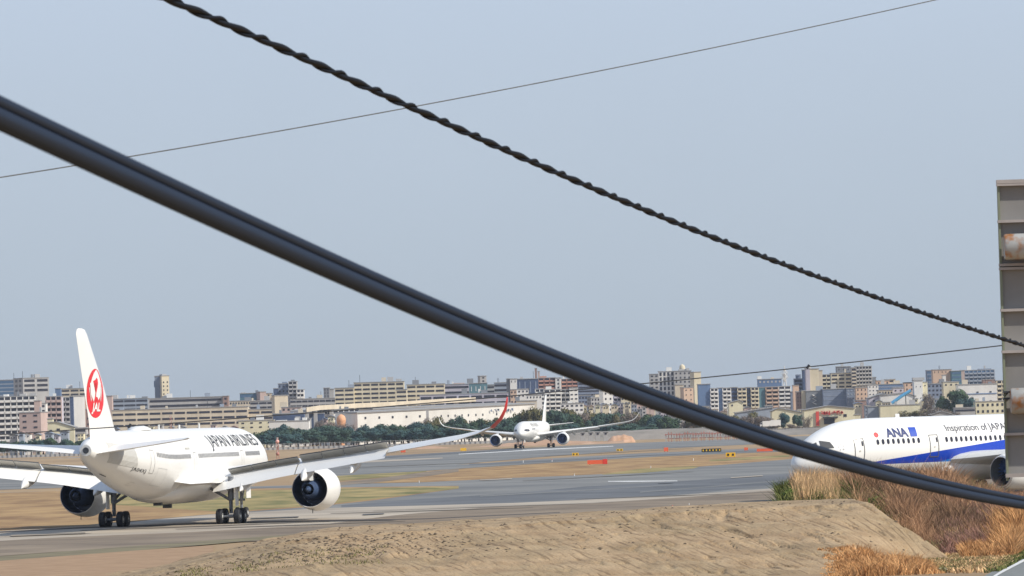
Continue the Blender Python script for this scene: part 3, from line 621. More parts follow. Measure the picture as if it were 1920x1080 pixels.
# ---- livery of the near airliner (starboard side, aft is +x)
AZ = {}
cam_inv = None
def aft_of(px, root, y, z, lo=2, hi=64):
    """station whose skin point appears at image column px"""
    M = Matrix.Translation(root.location) @ Matrix.Rotation(root.rotation_euler.z, 4, 'Z')
    def col(a):
        d = (M @ Vector((a, y, z))) - EYE; zz = d.dot(_fw); return 960 + F * d.dot(_cr) / zz
    a, b = lo, hi; fa = col(a) > px
    for _ in range(40):
        m_ = (a + b) / 2
        if (col(m_) > px) == fa: a = m_
        else: b = m_
    return (a + b) / 2
def skin_a(px, root, tab, s, side, lo=2, hi=64):
    """station whose skin point at arc height s shows at image column px"""
    M = Matrix.Translation(root.location) @ Matrix.Rotation(root.rotation_euler.z, 4, 'Z')
    def col(a):
        zc, rt_, rb, ry = herm(tab, a); q = fus_pt(tab, a, s / (rt_ if s > 0 else rb)); d = (M @ Vector((q.x, q.y * side, q.z))) - EYE; return 960 + F * d.dot(_cr) / d.dot(_fw)
    a, b = lo, hi; fa = col(a) > px
    if (col(b) > px) == fa: return a if abs(col(a) - px) < abs(col(b) - px) else b
    for _ in range(40):
        m_ = (a + b) / 2
        if (col(m_) > px) == fa: a = m_
        else: b = m_
    return (a + b) / 2
ja = lambda px, s=.6: skin_a(px, jal, A350, s, 1, 7.5, 62)
a_t0, a_t1 = ja(391, 1.9), ja(480, 1.9)
decal('airline_title', text2d('JAPAN AIRLINES', a_t0, 1.38, a_t0 - a_t1, 1.32, flip=True, bold=.0), A350, M_black, jal, 1, .03, .5)
for w0, w1, k in ((295, 357, 26), (373, 447, 34), (461, 486, 14)):
    A0, A1 = ja(w1), ja(w0); add_windows(A350, jal, jf, [(A0, A1)], (A1 - A0) / k, .62, .22, .42, 1, M_jwin)
for px0, px1, s0, s1 in ((280, 290, -1.1, .95), (362, 369, -.9, .95), (451, 457, -.9, .95)):
    A0, A1 = ja(px1), ja(px0); A0, A1 = (A0 + A1) / 2 - .5, (A0 + A1) / 2 + .5
    decal('door', frame2d(A0, s0, A1, s1, .045), A350, mat('door_outline', (.33, .32, .30), .5), jal, 1, .025, .5)
decal('registration', text2d('JA04XJ', ja(250), -1.15, ja(250) - ja(276), .32, flip=True), A350, M_black, jal, 1, .03, .6)
decal('service_marking', rect2d(ja(236), -2.75, ja(226), -2.62), A350, M_black, jal, 1, .03)
decal('flag', rect2d(ja(358) - .4, 1.25, ja(352), 1.42), A350, M_grey, jal, 1, .03)
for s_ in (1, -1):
    decal('tail_grey_patch', ([(55.2, -.9), (61.6, -.9), (61.9, .9), (56.0, .9)], [(0, 1, 2, 3)]), A350, mat('tail_patch_grey', (.50, .49, .46), .45), jal, s_, .02, .5)  # grey patch on the rear fuselage sides, darker than the white skin
    for a_ in (11.2, 17.5, 43.2, 50.5):
        decal('panel_joint', rect2d(a_, -4.2, a_ + .05, 4.2), A350, mat('joint_grey', (.55, .54, .52), .5), jal, s_, .012, .5)
    for a_, s__, w_, h_ in ((47.5, -2.2, 2.6, 1.7), (13.5, -2.2, 2.8, 1.7), (53.0, -2.9, .8, .6)):
        decal('hatch', frame2d(a_, s__, a_ + w_, s__ + h_, .04), A350, mat('joint_grey', (.55, .54, .52), .5), jal, s_, .015, .5)
V, Fc = loft([[Vector((a, w_ * cos(pi * j / 10), 8.50 + h_ * sin(pi * j / 10))) for j in range(11)] for a, w_, h_ in ((42.5, .1, .02), (43.3, .6, .28), (45, .8, .42), (47, .7, .32), (48.3, .1, .02))])
autosmooth(fixn(mk('antenna_radome', V, Fc, M_paint, jal)), 60)
for a_, h_ in ((38, .45), (30, .35), (22, .45)): MB().box((a_, 0, 8.55 + h_ / 2), (.45, .07, h_)).build('antenna', M_wing, jal)
# fin emblem: red disc with a white crane and letters, on both faces
def fin_skin(a, z, s_, off):
    T = [(7.9, 53.2, 9.9, .055), (8.7, 54.6, 8.6, .07), (9.6, 55.5, 7.95, .08), (12.6, 58.4, 6.6, .085), (15.7, 62.2, 4.3, .085), (16.6, 63.3, 3.6, .085)]
    le = float(np.interp(z, [t[0] for t in T], [t[1] for t in T])); c = float(np.interp(z, [t[0] for t in T], [t[2] for t in T])); th = float(np.interp(z, [t[0] for t in T], [t[3] for t in T]))
    u = max(0, min(1, (a - le) / c))
    h_ = float(np.interp(u, [0, .04, .15, .35, .6, .85, 1], [0, .2, .38, .45, .35, .12, .005]))
    return (a, s_ * (h_ * c * th + off), z)
def fin_decal(name, V, Fc, m, s_, off, par=None):
    bm = bmesh.new(); vv = [bm.verts.new((x, y, 0)) for x, y in V]
    for f in Fc:
        try: bm.faces.new([vv[i] for i in f])
        except ValueError: pass
    bmesh.ops.triangulate(bm, faces=bm.faces)
    for _ in range(3):
        es = [q for q in bm.edges if q.calc_length() > .4]
        if es: bmesh.ops.subdivide_edges(bm, edges=es, cuts=1); bmesh.ops.triangulate(bm, faces=bm.faces)
    for v in bm.verts: v.co = fin_skin(v.co.x, v.co.y, s_, off)
    me = bpy.data.meshes.new(name); bm.to_mesh(me); bm.free(); me.materials.append(m)
    o = bpy.data.objects.new(name, me); COL.objects.link(o); o.parent = par or jal; return o
EC = (61.55, 11.68); ER = 2.05
def emb(pts): return [(EC[0] - x * ER * 1.22, EC[1] + y * ER) for x, y in pts]     # x to the nose, y up, unit circle
for s_ in (1, -1):
    n = 56
    disc = emb([(cos(2 * pi * i / n), sin(2 * pi * i / n)) for i in range(n)])
    em = fin_decal('crane_emblem', disc, [tuple(range(n))], M_red, s_, .02)
    leaf = [(.04, .95), (-.20, .84), (-.44, .64), (-.60, .40), (-.62, .16), (-.52, -.04), (-.38, -.20), (-.24, -.34), (-.16, -.22), (0, -.14), (.16, -.16), (.28, -.28), (.46, -.16), (.62, .02), (.68, .24), (.60, .52), (.42, .76), (.22, .92)]
    L2 = emb(leaf); k = len(L2)
    fin_decal('emblem_field', L2 + [EC], [(i, (i + 1) % k, k) for i in range(k)], M_paint, s_, .035)
    neck = [(-.34, .50), (-.06, .56), (.06, .64), (.18, .58), (.24, .42), (.16, .22), (.02, .02), (-.02, -.16), (.22, -.28), (-.22, -.30), (-.12, -.12), (-.09, .04), (.04, .26), (.10, .42), (.02, .49)]
    N2 = emb(neck); fin_decal('emblem_crane', N2, [tuple(range(len(N2)))], M_red, s_, .05)
    slits = []
    for q in range(2):
        for sg in (-1, 1):
            a0 = .62 + q * .09; y0 = .42 - q * .19
            P = emb([(sg * a0, y0), (sg * (a0 + .07), y0 + .02), (sg * (.50 + q * .05), -.28 - q * .05), (sg * (.47 + q * .05), -.28 - q * .05)])
            fin_decal('emblem_feather_gap', P, [(0, 1, 2, 3)], M_paint, s_, .05)
    TV, TF = text2d('JAL', 0, 0, 1, 1, bold=.03)
    TV = emb([((x - .5) * .92 * (-1 if s_ > 0 else 1) * -1 if False else ((.5 - x) * .92 if s_ < 0 else (x - .5) * .92) + y * .10, -.72 + y * .34) for x, y in TV])
    fin_decal('emblem_letters', TV, TF, M_paint, s_, .05)
# distant airliner: small dark title on its port side
decal('airline_title', text2d('JAPAN AIRLINES', 8.5, 1.45, 17, 1.3, bold=.01), A350, M_grey, far, -1, .04, .6)
add_windows(A350, far, ff, [(8, 14)], .6, .62, .3, .42, -1, M_jwin)

# ---- blue and white airliner at the right, nose to the left and towards the camera
TH = math.radians(180 + 51)
hd = Vector((sin(TH), cos(TH), 0))
nose = at(1487, 870, 503); nose.z = 0
ana = empty('passenger_airliner', nose, math.atan2(-cos(TH), -sin(TH)))
tag(ana, 'white airliner with blue belly stripe, nose towards the left behind dry reeds', 'airliner')
def livery():
    m = bpy.data.materials.new('blue_stripe_livery'); m.use_nodes = True; n = m.node_tree.nodes; l = m.node_tree.links; b = n['Principled BSDF']
    b.inputs['Roughness'].default_value = .28
    tc = n.new('ShaderNodeTexCoord'); sp = n.new('ShaderNodeSeparateXYZ'); l.new(tc.outputs['Object'], sp.inputs[0])
    def mth(op, a, c):
        q = n.new('ShaderNodeMath'); q.operation = op
        for i, v in enumerate((a, c)):
            if isinstance(v, (int, float)): q.inputs[i].default_value = v
            else: l.new(v, q.inputs[i])
        return q.outputs[0]
    top = mth('ADD', mth('MULTIPLY', sp.outputs[0], .098), 2.68); below = mth('LESS_THAN', sp.outputs[2], top)
    above = mth('GREATER_THAN', sp.outputs[2], mth('ADD', mth('MULTIPLY', sp.outputs[0], .004), 3.16)); aft = mth('GREATER_THAN', sp.outputs[0], 3)
    k = mth('MULTIPLY', mth('MULTIPLY', below, above), aft)
    mx = n.new('ShaderNodeMix'); mx.data_type = 'RGBA'; l.new(k, mx.inputs[0]); mx.inputs[6].default_value = (.80, .79, .76, 1); mx.inputs[7].default_value = (.008, .05, .42, 1)
    lt = mth('MULTIPLY', mth('MULTIPLY', mth('LESS_THAN', sp.outputs[2], mth('ADD', mth('MULTIPLY', sp.outputs[0], .16), .62)), above), mth('LESS_THAN', sp.outputs[2], 3.95))
    m3 = n.new('ShaderNodeMix'); m3.data_type = 'RGBA'; l.new(lt, m3.inputs[0]); l.new(mx.outputs[2], m3.inputs[6]); m3.inputs[7].default_value = (.02, .22, .70, 1)
    l.new(m3.outputs[2], b.inputs['Base Color']); return m
M_liv = livery()
af = fuselage(B787, M_liv, ana)
V, Fc = loft([[Vector((a, w_ * cos(2 * pi * j / 32), z_ + h_ * sin(2 * pi * j / 32))) for j in range(32)] for a, w_, h_, z_ in
              ((15.5, .4, .2, 2.1), (17, 2.2, .9, 2.4), (20, 3.2, 1.4, 2.8), (24, 3.5, 1.6, 2.9), (32, 3.5, 1.6, 2.9), (36, 2.8, 1.2, 2.6), (39, .5, .3, 2.1))])
autosmooth(fixn(mk('belly_fairing', V, Fc, M_paint, ana)), 60)
for s_ in (1, -1):
    wing('wing', [(17.6, 2.2, 3.3, 13.0, .13, 0, .02), (19.6, 4.5, 3.5, 11.0, .12, 0, .02), (24.0, 9.5, 4.1, 8.2, .11, 0, .02), (30.5, 17, 5.1, 5.6, .10, 0, 0), (38.5, 26, 6.6, 3.0, .09, .05, 0), (42.5, 29.4, 7.4, 1.2, .08, .1, 0), (43.6, 30, 7.6, .4, .08, .1, 0)], M_wing, ana, s_)
    engine(ana, 17.6, s_ * 9.8, 2.15, .93, M_ductg, 3.9)
    main_gear(ana, 27.9, s_ * 4.9, 3.6, side=s_, r_=.66, wd=.5, ax=1.5, tr=1.3)
    wing('tailplane', [(51, .6, 5.9, 6, .1, 0, 0), (57, 8, 6.6, 2.6, .09, 0, 0), (58.6, 9.8, 6.8, 1.2, .08, 0, 0)], M_paint, ana, s_)
V, Fc = loft([[Vector((a + c * u, c * .085 * v_, z)) for u, v_ in [(1, .005), (.6, .35), (.3, .45), (.1, .3), (0, 0), (.1, -.3), (.3, -.45), (.6, -.35), (1, -.005)]] for a, z, c in ((46.5, 6.8, 10.5), (49.5, 8.6, 8), (56.5, 15.5, 4), (58, 16.9, 2.4))])
autosmooth(fixn(mk('fin', V, Fc, M_blue, ana)), 50)
nose_gear(ana, 5.6, 2.2)
an = lambda px, s=.7: skin_a(px, ana, B787, s, -1, 2, 40)
W1 = [an(1646 + i * 9.55) for i in range(9)]; W2 = [an(1774.8 + i * 9.13) for i in range(28)]
def winrow(As):
    A0 = As[0]; p = (As[-1] - As[0]) / (len(As) - 1); add_windows(B787, ana, af, [(A0, As[-1])], p, .72, .30, .50, -1, M_glass)
winrow(W1); winrow(W2[:13])
p2_ = W2[1] - W2[0]; add_windows(B787, ana, af, [(W2[12] + p2_, W2[12] + p2_ * 30)], p2_, .72, .30, .50, -1, M_glass)
for c_, s0, s1 in ((an(1611), -.95, 1.25), (an(1751), -.95, 1.25)):
    dd = decal('door', frame2d(c_ - .58, s0, c_ + .58, s1, .07), B787, mat('door_outline_dark', (.10, .10, .10), .5), ana, -1, .03, .4)
    decal('door_sill', rect2d(c_ - .56, s0, c_ + .56, s0 + .09), B787, mat('door_outline_dark', (.1, .1, .1), .5), dd, -1, .04, .4)
    decal('window', ([(c_ + .28, .5), (c_ + .44, .5), (c_ + .44, .95), (c_ + .28, .95)], [(0, 1, 2, 3)]), B787, M_glass, dd, -1, .035, .4)
    decal('handle', rect2d(c_ - .08, -.02, c_ + .12, .1), B787, M_grey, dd, -1, .035, .4)
a1, a2 = an(1663, 1.2), an(1704, 1.2)
decal('airline_title', text2d('ANA', a1, 1.15, a2 - a1, .95, shear=-.0, bold=.035), B787, M_navy, ana, -1, .035, .4)
b0, b1 = an(1707, 1.2), an(1719, 1.6)
decal('blue_bar', ([(b0, 1.12), (b1 - .15, 1.12), (b1 + .02, 2.16), (b0 + .1, 2.16)], [(0, 1, 2, 3)]), B787, M_blue, ana, -1, .035, .4)
c0 = an(1642.5, 1.45)
decal('red_disc', ([(c0 + .27 * cos(t), 1.45 + .27 * sin(t)) for t in [2 * pi * i / 20 for i in range(20)]], [tuple(range(20))]), B787, M_red, ana, -1, .035, .4)
s0_, s1_ = an(1774, 1.7), an(1896, 1.7)
decal('slogan', text2d('Inspiration of JAPAN', s0_, 1.55, s1_ - s0_, .80, bold=.004), B787, mat('slogan_grey', (.06, .06, .08), .5), ana, -1, .035, .5)
st = an(1578)
for i in range(5):
    t = pi / 2 + 2 * pi * i / 5; cx, cy = st + .3 * cos(t), .72 + .3 * sin(t)
    decal('alliance_mark', ([(cx + .11 * cos(q), cy + .11 * sin(q)) for q in (t, t + 2.3, t - 2.3)], [(0, 1, 2)]), B787, mat('pale_mark', (.45, .45, .48), .5), ana, -1, .035, .4)
cockpit(B787, ana, [((1.3, 4.72), (1.92, 4.85), (2.08, 5.46), (1.7, 5.28)), ((2.12, 4.85), (3.4, 4.9), (3.15, 5.46), (2.36, 5.6))], mat('cockpit_glass', (.10, .10, .10), .15))
MB().box((13.6, 0, 7.72), (.5, .06, .45)).build('antenna', M_paint, ana)

# ------------------------------------------------------------------ cables in the near foreground
def spline(P, n):
    P = [Vector(p) for p in P]; out = []
    for i in range(len(P) - 1):
        a, b, c, d = P[max(i - 1, 0)], P[i], P[i + 1], P[min(i + 2, len(P) - 1)]
        for k in range(n):
            t = k / n; out.append(.5 * ((2 * b) + (c - a) * t + (2 * a - 5 * b + 4 * c - d) * t * t + (3 * b - a - 3 * c + d) * t ** 3))
    return out + [P[-1]]
def polyfit_px(pts, xs, deg=3):
    c = np.polyfit([p[0] for p in pts], [p[1] for p in pts], deg); return [(x, float(np.polyval(c, x))) for x in xs]
M_cab = mat('cable_sheath', (.005, .006, .008), .33, spec=.07, noise=.12, nscale=20)
_n = M_cab.node_tree.nodes; _l = M_cab.node_tree.links; _n.clear()
_d = _n.new('ShaderNodeBsdfDiffuse'); _d.inputs[0].default_value = (.010, .014, .024, 1); _g = _n.new('ShaderNodeBsdfGlossy'); _g.inputs[0].default_value = (.058, .068, .085, 1); _g.inputs["Roughness"].default_value = .42
_a = _n.new('ShaderNodeAddShader'); _o = _n.new('ShaderNodeOutputMaterial'); _l.new(_d.outputs[0], _a.inputs[0]); _l.new(_g.outputs[0], _a.inputs[1]); _l.new(_a.outputs[0], _o.inputs[0])
M_blk = mat('black_sheath', (.006, .007, .010), .6, spec=.1)
M_wire = mat('wire_metal', (.09, .095, .10), .5, noise=.15, nscale=5)
inv = lambda x: 1 / (.205 - .000066 * x)
core = [(0, 218), (100, 262), (272, 345), (405, 405), (600, 492), (800, 583), (960, 650), (1180, 731), (1320, 784), (1460, 832), (1700, 901), (1920, 944)]
pts = [at(x, y, inv(x)) for x, y in polyfit_px(core, range(-420, 2340, 60), 4)]
pts = spline(pts, 3)
cb = empty('overhead_cable', pts[len(pts) // 2]); tag(cb, 'thick black double cable sagging across the whole view', 'cable')
b = MB().tube([p - cb.location + Vector((0, 0, -.0035)) for p in pts], .0101, 20); autosmooth(b.build('main_cable', M_cab, cb), 60)
b = MB().tube([p - cb.location + Vector((0, .002, .0117)) for p in pts], .0068, 14); autosmooth(b.build('support_strand', M_cab, cb), 60)
tw = [(300, -6), (375, 20), (460, 60), (545, 98), (625, 135), (705, 172), (785, 207), (1000, 302), (1100, 348), (1250, 409), (1507, 510), (1754, 594), (1850, 624), (1916, 647)]
invt = lambda x: 1 / (.117 - .0000345 * x)
cp = [at(x, y, invt(x)) for x, y in polyfit_px(tw, range(-80, 2340, 60), 4)]; cp = spline(cp, 24)
tc_ = empty('overhead_cable', cp[len(cp) // 2]); tag(tc_, 'thin black cable with a wire twisted round it, falling from upper left', 'cable')
A = []; B = []; s_acc = 0
for i, p in enumerate(cp):
    if i: s_acc += (p - cp[i - 1]).length
    t = (cp[min(i + 1, len(cp) - 1)] - cp[max(i - 1, 0)]).normalized(); u = t.cross(Vector((0, 0, 1))).normalized(); v_ = u.cross(t)
    ph = s_acc / .275 * 2 * pi
    A.append(p - tc_.location + (u * cos(ph) + v_ * sin(ph)) * -.0024); B.append(p - tc_.location + (u * cos(ph) + v_ * sin(ph)) * .0062)
autosmooth(MB().tube(A, .0056, 10).build('main_cable', M_blk, tc_), 60)
autosmooth(MB().tube(B, .0034, 8).build('twisted_wire', M_blk, tc_), 60)
def thin(name, P, D0, D1, r_, label, deg=2, clamps=()):
    px = polyfit_px(P, range(-200, 2200, 80), deg)
    f = lambda x: D0 + (D1 - D0) * (x / 1920)
    pp = [at(x, y, f(x)) for x, y in px]
    e = empty(name, pp[len(pp) // 2]); tag(e, label, 'wire')
    MB().tube([p - e.location for p in spline(pp, 3)], r_, 6).build('strand', M_wire, e)
    c = np.polyfit([p[0] for p in P], [p[1] for p in P], deg)
    for x in clamps:
        q = at(x, float(np.polyval(c, x)), f(x)) - e.location; k = f(x) / F
        MB().tube([q + Vector((-2.5, 0, -3)) * k, q + Vector((2.5, 0, 4)) * k], 2.6 * k, 6).build('clamp', M_dark, e)
thin('overhead_wire', [(0, 332), (140, 311), (250, 293), (500, 248), (750, 207), (1000, 157), (1300, 96), (1755, 0)], 26, 34, .0036, 'thin grey wire rising straight to the upper right of the sky')
thin('overhead_wire', [(0, 815), (82, 809), (213, 801.5), (375, 790), (982, 739), (1048, 734), (1300, 710), (1515, 689.5), (1880, 647)], 90, 84, .0105, 'thin sagging wire crossing in front of the crane tail and city', 2, (243, 1515))

# ------------------------------------------------------------------ back of a road sign on its gantry
D = 60; k = D / F
def sg(px, py): return at(px, py, D)
M_sgn = mat('sign_back_aluminium', (.235, .225, .215), .55, metal=.15, noise=.1, nscale=1.2, bump=.02)
M_rail = mat('sign_rail', (.36, .32, .30), .5, noise=.12, nscale=3)
def rust():
    m = mat('rusty_galvanised_pipe', (.30, .30, .29), .5, col2=(.46, .45, .42), nscale=3)
    n = m.node_tree.nodes; l = m.node_tree.links; b = n['Principled BSDF']; tc = n.new('ShaderNodeTexCoord'); nz = n.new('ShaderNodeTexNoise'); nz.inputs['Scale'].default_value = 5; nz.inputs['Detail'].default_value = 6
    l.new(tc.outputs['Object'], nz.inputs['Vector']); rp = n.new('ShaderNodeValToRGB'); l.new(nz.outputs[0], rp.inputs[0]); rp.color_ramp.elements[0].position = .5; rp.color_ramp.elements[1].position = .62
    mx = n.new('ShaderNodeMix'); mx.data_type = 'RGBA'; l.new(rp.outputs[0], mx.inputs[0]); src = b.inputs['Base Color'].links[0].from_socket; l.new(src, mx.inputs[6]); mx.inputs[7].default_value = (.36, .14, .035, 1); l.new(mx.outputs[2], b.inputs['Base Color']); return m
M_rust = rust()
x0s = sg(1881, 620).x; wS = 2.6
base = empty('road_sign', (x0s + wS - .35, D + .25, 0)); tag(base, 'grey back of a tall gantry road sign with rusty pipes at the right edge', 'sign')
bl = base.location
zt, zb = sg(1881, 338).z, sg(1881, 902).z
rows = [338, 414, 500, 582, 660, 772, 893]
zz = [sg(1881, r_).z for r_ in rows]
for i in range(len(rows) - 1):
    b = MB(); n = 8; hh = zz[i] - zz[i + 1]; V = []
    for j in range(n + 1):
        t = j / n; dy = .018 * math.sin(pi * t)
        V += [(x0s - bl.x, D + dy - bl.y, zz[i] - hh * t), (x0s + wS - bl.x, D + dy - bl.y, zz[i] - hh * t)]
    b.add(V, [(2 * j, 2 * j + 2, 2 * j + 3, 2 * j + 1) for j in range(n)])
    V2 = [(x, y + .05, z) for x, y, z in V]; b.add(V2, [(2 * j, 2 * j + 1, 2 * j + 3, 2 * j + 2) for j in range(n)])
    b.build('panel', M_sgn, base, True)
for r_, th_ in ((341, 7), (347, 4), (415.5, 5), (497, 5), (504, 5), (582, 5), (660, 5), (814.5, 5), (892, 7)):
    z = sg(1881, r_).z; MB().box((x0s - .012 + wS / 2 - bl.x, D - .03 - bl.y, z), (wS + .03, .07, th_ * k)).build('rail', M_rail, base)
MB().box((x0s - bl.x - .004, D + .02 - bl.y, (zt + zb) / 2), (.022, .10, zt - zb)).build('edge_frame', mat('sign_edge', (.20, .22, .15), .6), base)
for yp, xs_ in ((464, 1880), (752, 1892)):
    c = sg(xs_, yp); b = MB(); b.tube([(c.x - bl.x, D - .2 - bl.y, c.z), (c.x - bl.x + .02, D - .2 - bl.y, c.z), (x0s + wS - .3 - bl.x, D - .2 - bl.y, c.z)], [.135, .145, .145], 28)
    autosmooth(b.build('support_pipe', M_rust, base), 40)
for yp in (735, 747): q = sg(1886, yp); MB().box((q.x - bl.x, D - .06 - bl.y, q.z), (.075, .14, .02)).build('bracket', M_dark, base)
b = MB().tube([(0, -.2, 0), (0, -.2, zt + .3)], [.22, .15], 24); autosmooth(b.build('post', M_rust, base), 40)

# ------------------------------------------------------------------ the city beyond the airfield
PAL = dict(cream=(.66, .58, .42), beige=(.60, .52, .40), white=(.74, .72, .68), pink=(.50, .38, .34), grey=(.42, .41, .40), dgrey=(.22, .23, .25), blue=(.12, .19, .33), navy=(.06, .09, .17), slate=(.20, .24, .32),
           brown=(.30, .20, .17), red=(.50, .26, .19), teal=(.10, .20, .24), lav=(.50, .47, .52), peach=(.62, .44, .32), yel=(.72, .66, .46), steel=(.30, .34, .40), whitecream=(.78, .75, .69), post=(.36, .37, .36))
def wallm(c): return mat('wall_' + c, PAL[c], .85, noise=.12, nscale=.12, detail=6, stretch=(1, 1, .35))
M_win = mat('window_glass', (.030, .030, .042), .35, spec=.25, noise=.5, nscale=.15)
M_winb = mat('blue_window_glass', (.07, .13, .22), .2, noise=.3, nscale=.1)
M_roof = mat('flat_roof', (.30, .30, .30), .9, noise=.1, nscale=.2)
_ub = MB().box((0, 0, 0), (1, 1, 1)).build('unit', wallm('white')); UNIT = {}
def ubox(name, m, parent, c, d):
    if m.name not in UNIT:
        me = _ub.data.copy(); me.name = name; me.materials.clear(); me.materials.append(m); UNIT[m.name] = me
    o = bpy.data.objects.new(name, UNIT[m.name]); COL.objects.link(o); o.parent = parent; o.location = c; o.scale = d; return o
def Z(px, py, D): return CH + (hor(px) - py) * D / F
def bld(x0, x1, yt, D, col, label, style='ribbon', fl=8.5, nc=6, nf=6, yaw=0, dp=14, win=None, trim=None, top=None, y0=0, wf=.84, hf=.42, name='apartment_building', cat='building', group=None, roof=None, side=True):
    """front face between image columns x0..x1, roof line at row yt, D metres off"""
    xc = (x0 + x1) / 2; k = D / F; yr = rad(yaw); W = (x1 - x0) * k / cos(yr); H = Z(xc, yt, D); X = (xc - 960) * k
    e = empty(name, (X, D, 0), yr); tag(e, label, cat, group or 'buildings of the city beyond the airfield'); wm = wallm(col); gl = win or M_win; tm = wallm(trim or col)
    b = MB(); b.box((0, dp / 2, H / 2), (W, dp, H)); b.build('wall', wm, e)
    ubox('roof', roof or M_roof, e, (0, dp / 2, H + .2), (W + .5, dp + .5, .4))
    f = fl * k; bay = W / max(nc, 1); z = H - f * .5 - y0 * k
    for j in range(nf):
        zc = z - j * f
        if zc < 1: break
        if style == 'ribbon' or style == 'grid':
            for i in range(nc):
                ubox('window', gl, e, (-W / 2 + (i + .5) * bay, .03, zc), (bay * wf, .3, f * hf))
        elif style == 'bands':
            ubox('window', gl, e, (0, .03, zc), (W * .96, .3, f * hf))
        elif style == 'balcony':
            ubox('window', gl, e, (0, .03, zc + f * .12), (W * .97, .3, f * .62))
            for i in range(nc):
                ubox('balcony', tm, e, (-W / 2 + (i + .5) * bay, -.7, zc - f * .28), (bay * .80, 1.5, f * .42))
        if side and abs(yaw) > 9 and j < 5:
            s_ = -1 if yaw < 0 else 1
            for q in (.3, .7): ubox('window', gl, e, (-s_ * W / 2, dp * q, zc), (.3, dp * .22, f * hf))
    if style in ('balcony',):
        for i in range(nc + 1): ubox('pillar', tm, e, (-W / 2 + i * bay, -.5, H / 2), (.45, 1.2, H - .3))
    if D > 2500 and W > 8 and H > 8:
        for i in range(min(7, 1 + int(W / 14))):
            fx, hh_, w2 = R.uniform(-.45, .45), R.uniform(.8, 2.6), R.uniform(.8, 3.8)
            ubox('rooftop_unit', wallm(R.choice(['grey', 'white', 'dgrey', 'beige', 'steel'])), e, (W * fx, dp * R.uniform(.15, .6), H + .4 + hh_ / 2), (w2, R.uniform(1, 3), hh_))
        if R.random() < .35: ubox('antenna', M_dark, e, (W * R.uniform(-.4, .4), dp * .4, H + 2.4), (.22, .22, 4.2))
    for t in (top or []):       # rooftop rooms: (fraction, width px, height px, colour)
        ubox('rooftop_room', wallm(t[3]), e, (-W / 2 + W * t[0], dp * .5, H + t[2] * k / 2 + .3), (t[1] * k, min(dp * .6, 8), t[2] * k))
    return e, W, H, k
# --- left of and behind the crane tail
bld(-12, 29, 713, 3300, 'steel', 'dark blue glass office with pale floor bands at the far left', 'bands', 7, 1, 5, 0, 18, M_winb, hf=.66, name='office_building')
bld(39, 86, 709, 3200, 'grey', 'grey block with three rows of paired dark windows above the left apartments', 'ribbon', 9, 2, 3, 18, 26, wf=.8, hf=.5, trim='beige')
bld(98, 108, 729, 3260, 'blue', 'small bright blue rooftop tank block beside the grey block', 'plain', 6, 1, 0, 0, 8, name='water_tank', cat='tank')
bld(109, 160, 729, 3350, 'beige', 'low beige block with two window rows just left of the crane tail', 'ribbon', 7, 3, 3, 0, 16)
bld(-20, 60, 744, 2900, 'grey', 'long grey white apartment block with stacked balconies at the left edge', 'balcony', 10.5, 7, 8, 0, 14, trim='white', top=[(.3, 8, 4, 'white'), (.7, 12, 4, 'grey')])
bld(29, 70, 774, 2700, 'pink', 'mauve brown building with two columns of small windows', 'grid', 11, 2, 5, -8, 16, wf=.34, hf=.3)
bld(58, 69, 752, 2760, 'pink', 'narrow mauve stair tower above the mauve brown building', 'plain', 8, 1, 0, 0, 10, name='narrow_block')
bld(70, 80, 757, 2780, 'white', 'small white block wedged beside the narrow mauve tower', 'grid', 9, 1, 6, 0, 10, wf=.5)
bld(80, 109, 744, 3000, 'lav', 'greyish pink apartment block with curved looking balcony rows', 'balcony', 10.5, 3, 6, 0, 14, trim='pink')
bld(109, 125, 746, 3020, 'grey', 'narrow grey block with small stacked balconies left of the white slab', 'balcony', 9.5, 2, 7, 0, 14)
bld(131, 153, 743, 2850, 'white', 'blank white slab tower with a dark left edge left of the crane tail', 'plain', 9, 1, 0, 12, 10, side=False)
bld(125, 131, 744, 2845, 'navy', 'thin dark blue strip on the left of the white slab', 'plain', 9, 1, 0, 0, 9, name='narrow_block')  # narrow navy block along the slab's left edge
bld(153, 172, 744, 2900, 'peach', 'peach coloured block half hidden behind the crane tail', 'grid', 10, 2, 6, 0, 12, wf=.3, hf=.3)
bld(154, 171, 768, 2760, 'brown', 'dull brown block low behind the crane tail', 'grid', 11, 2, 4, 0, 12, wf=.3, hf=.3)
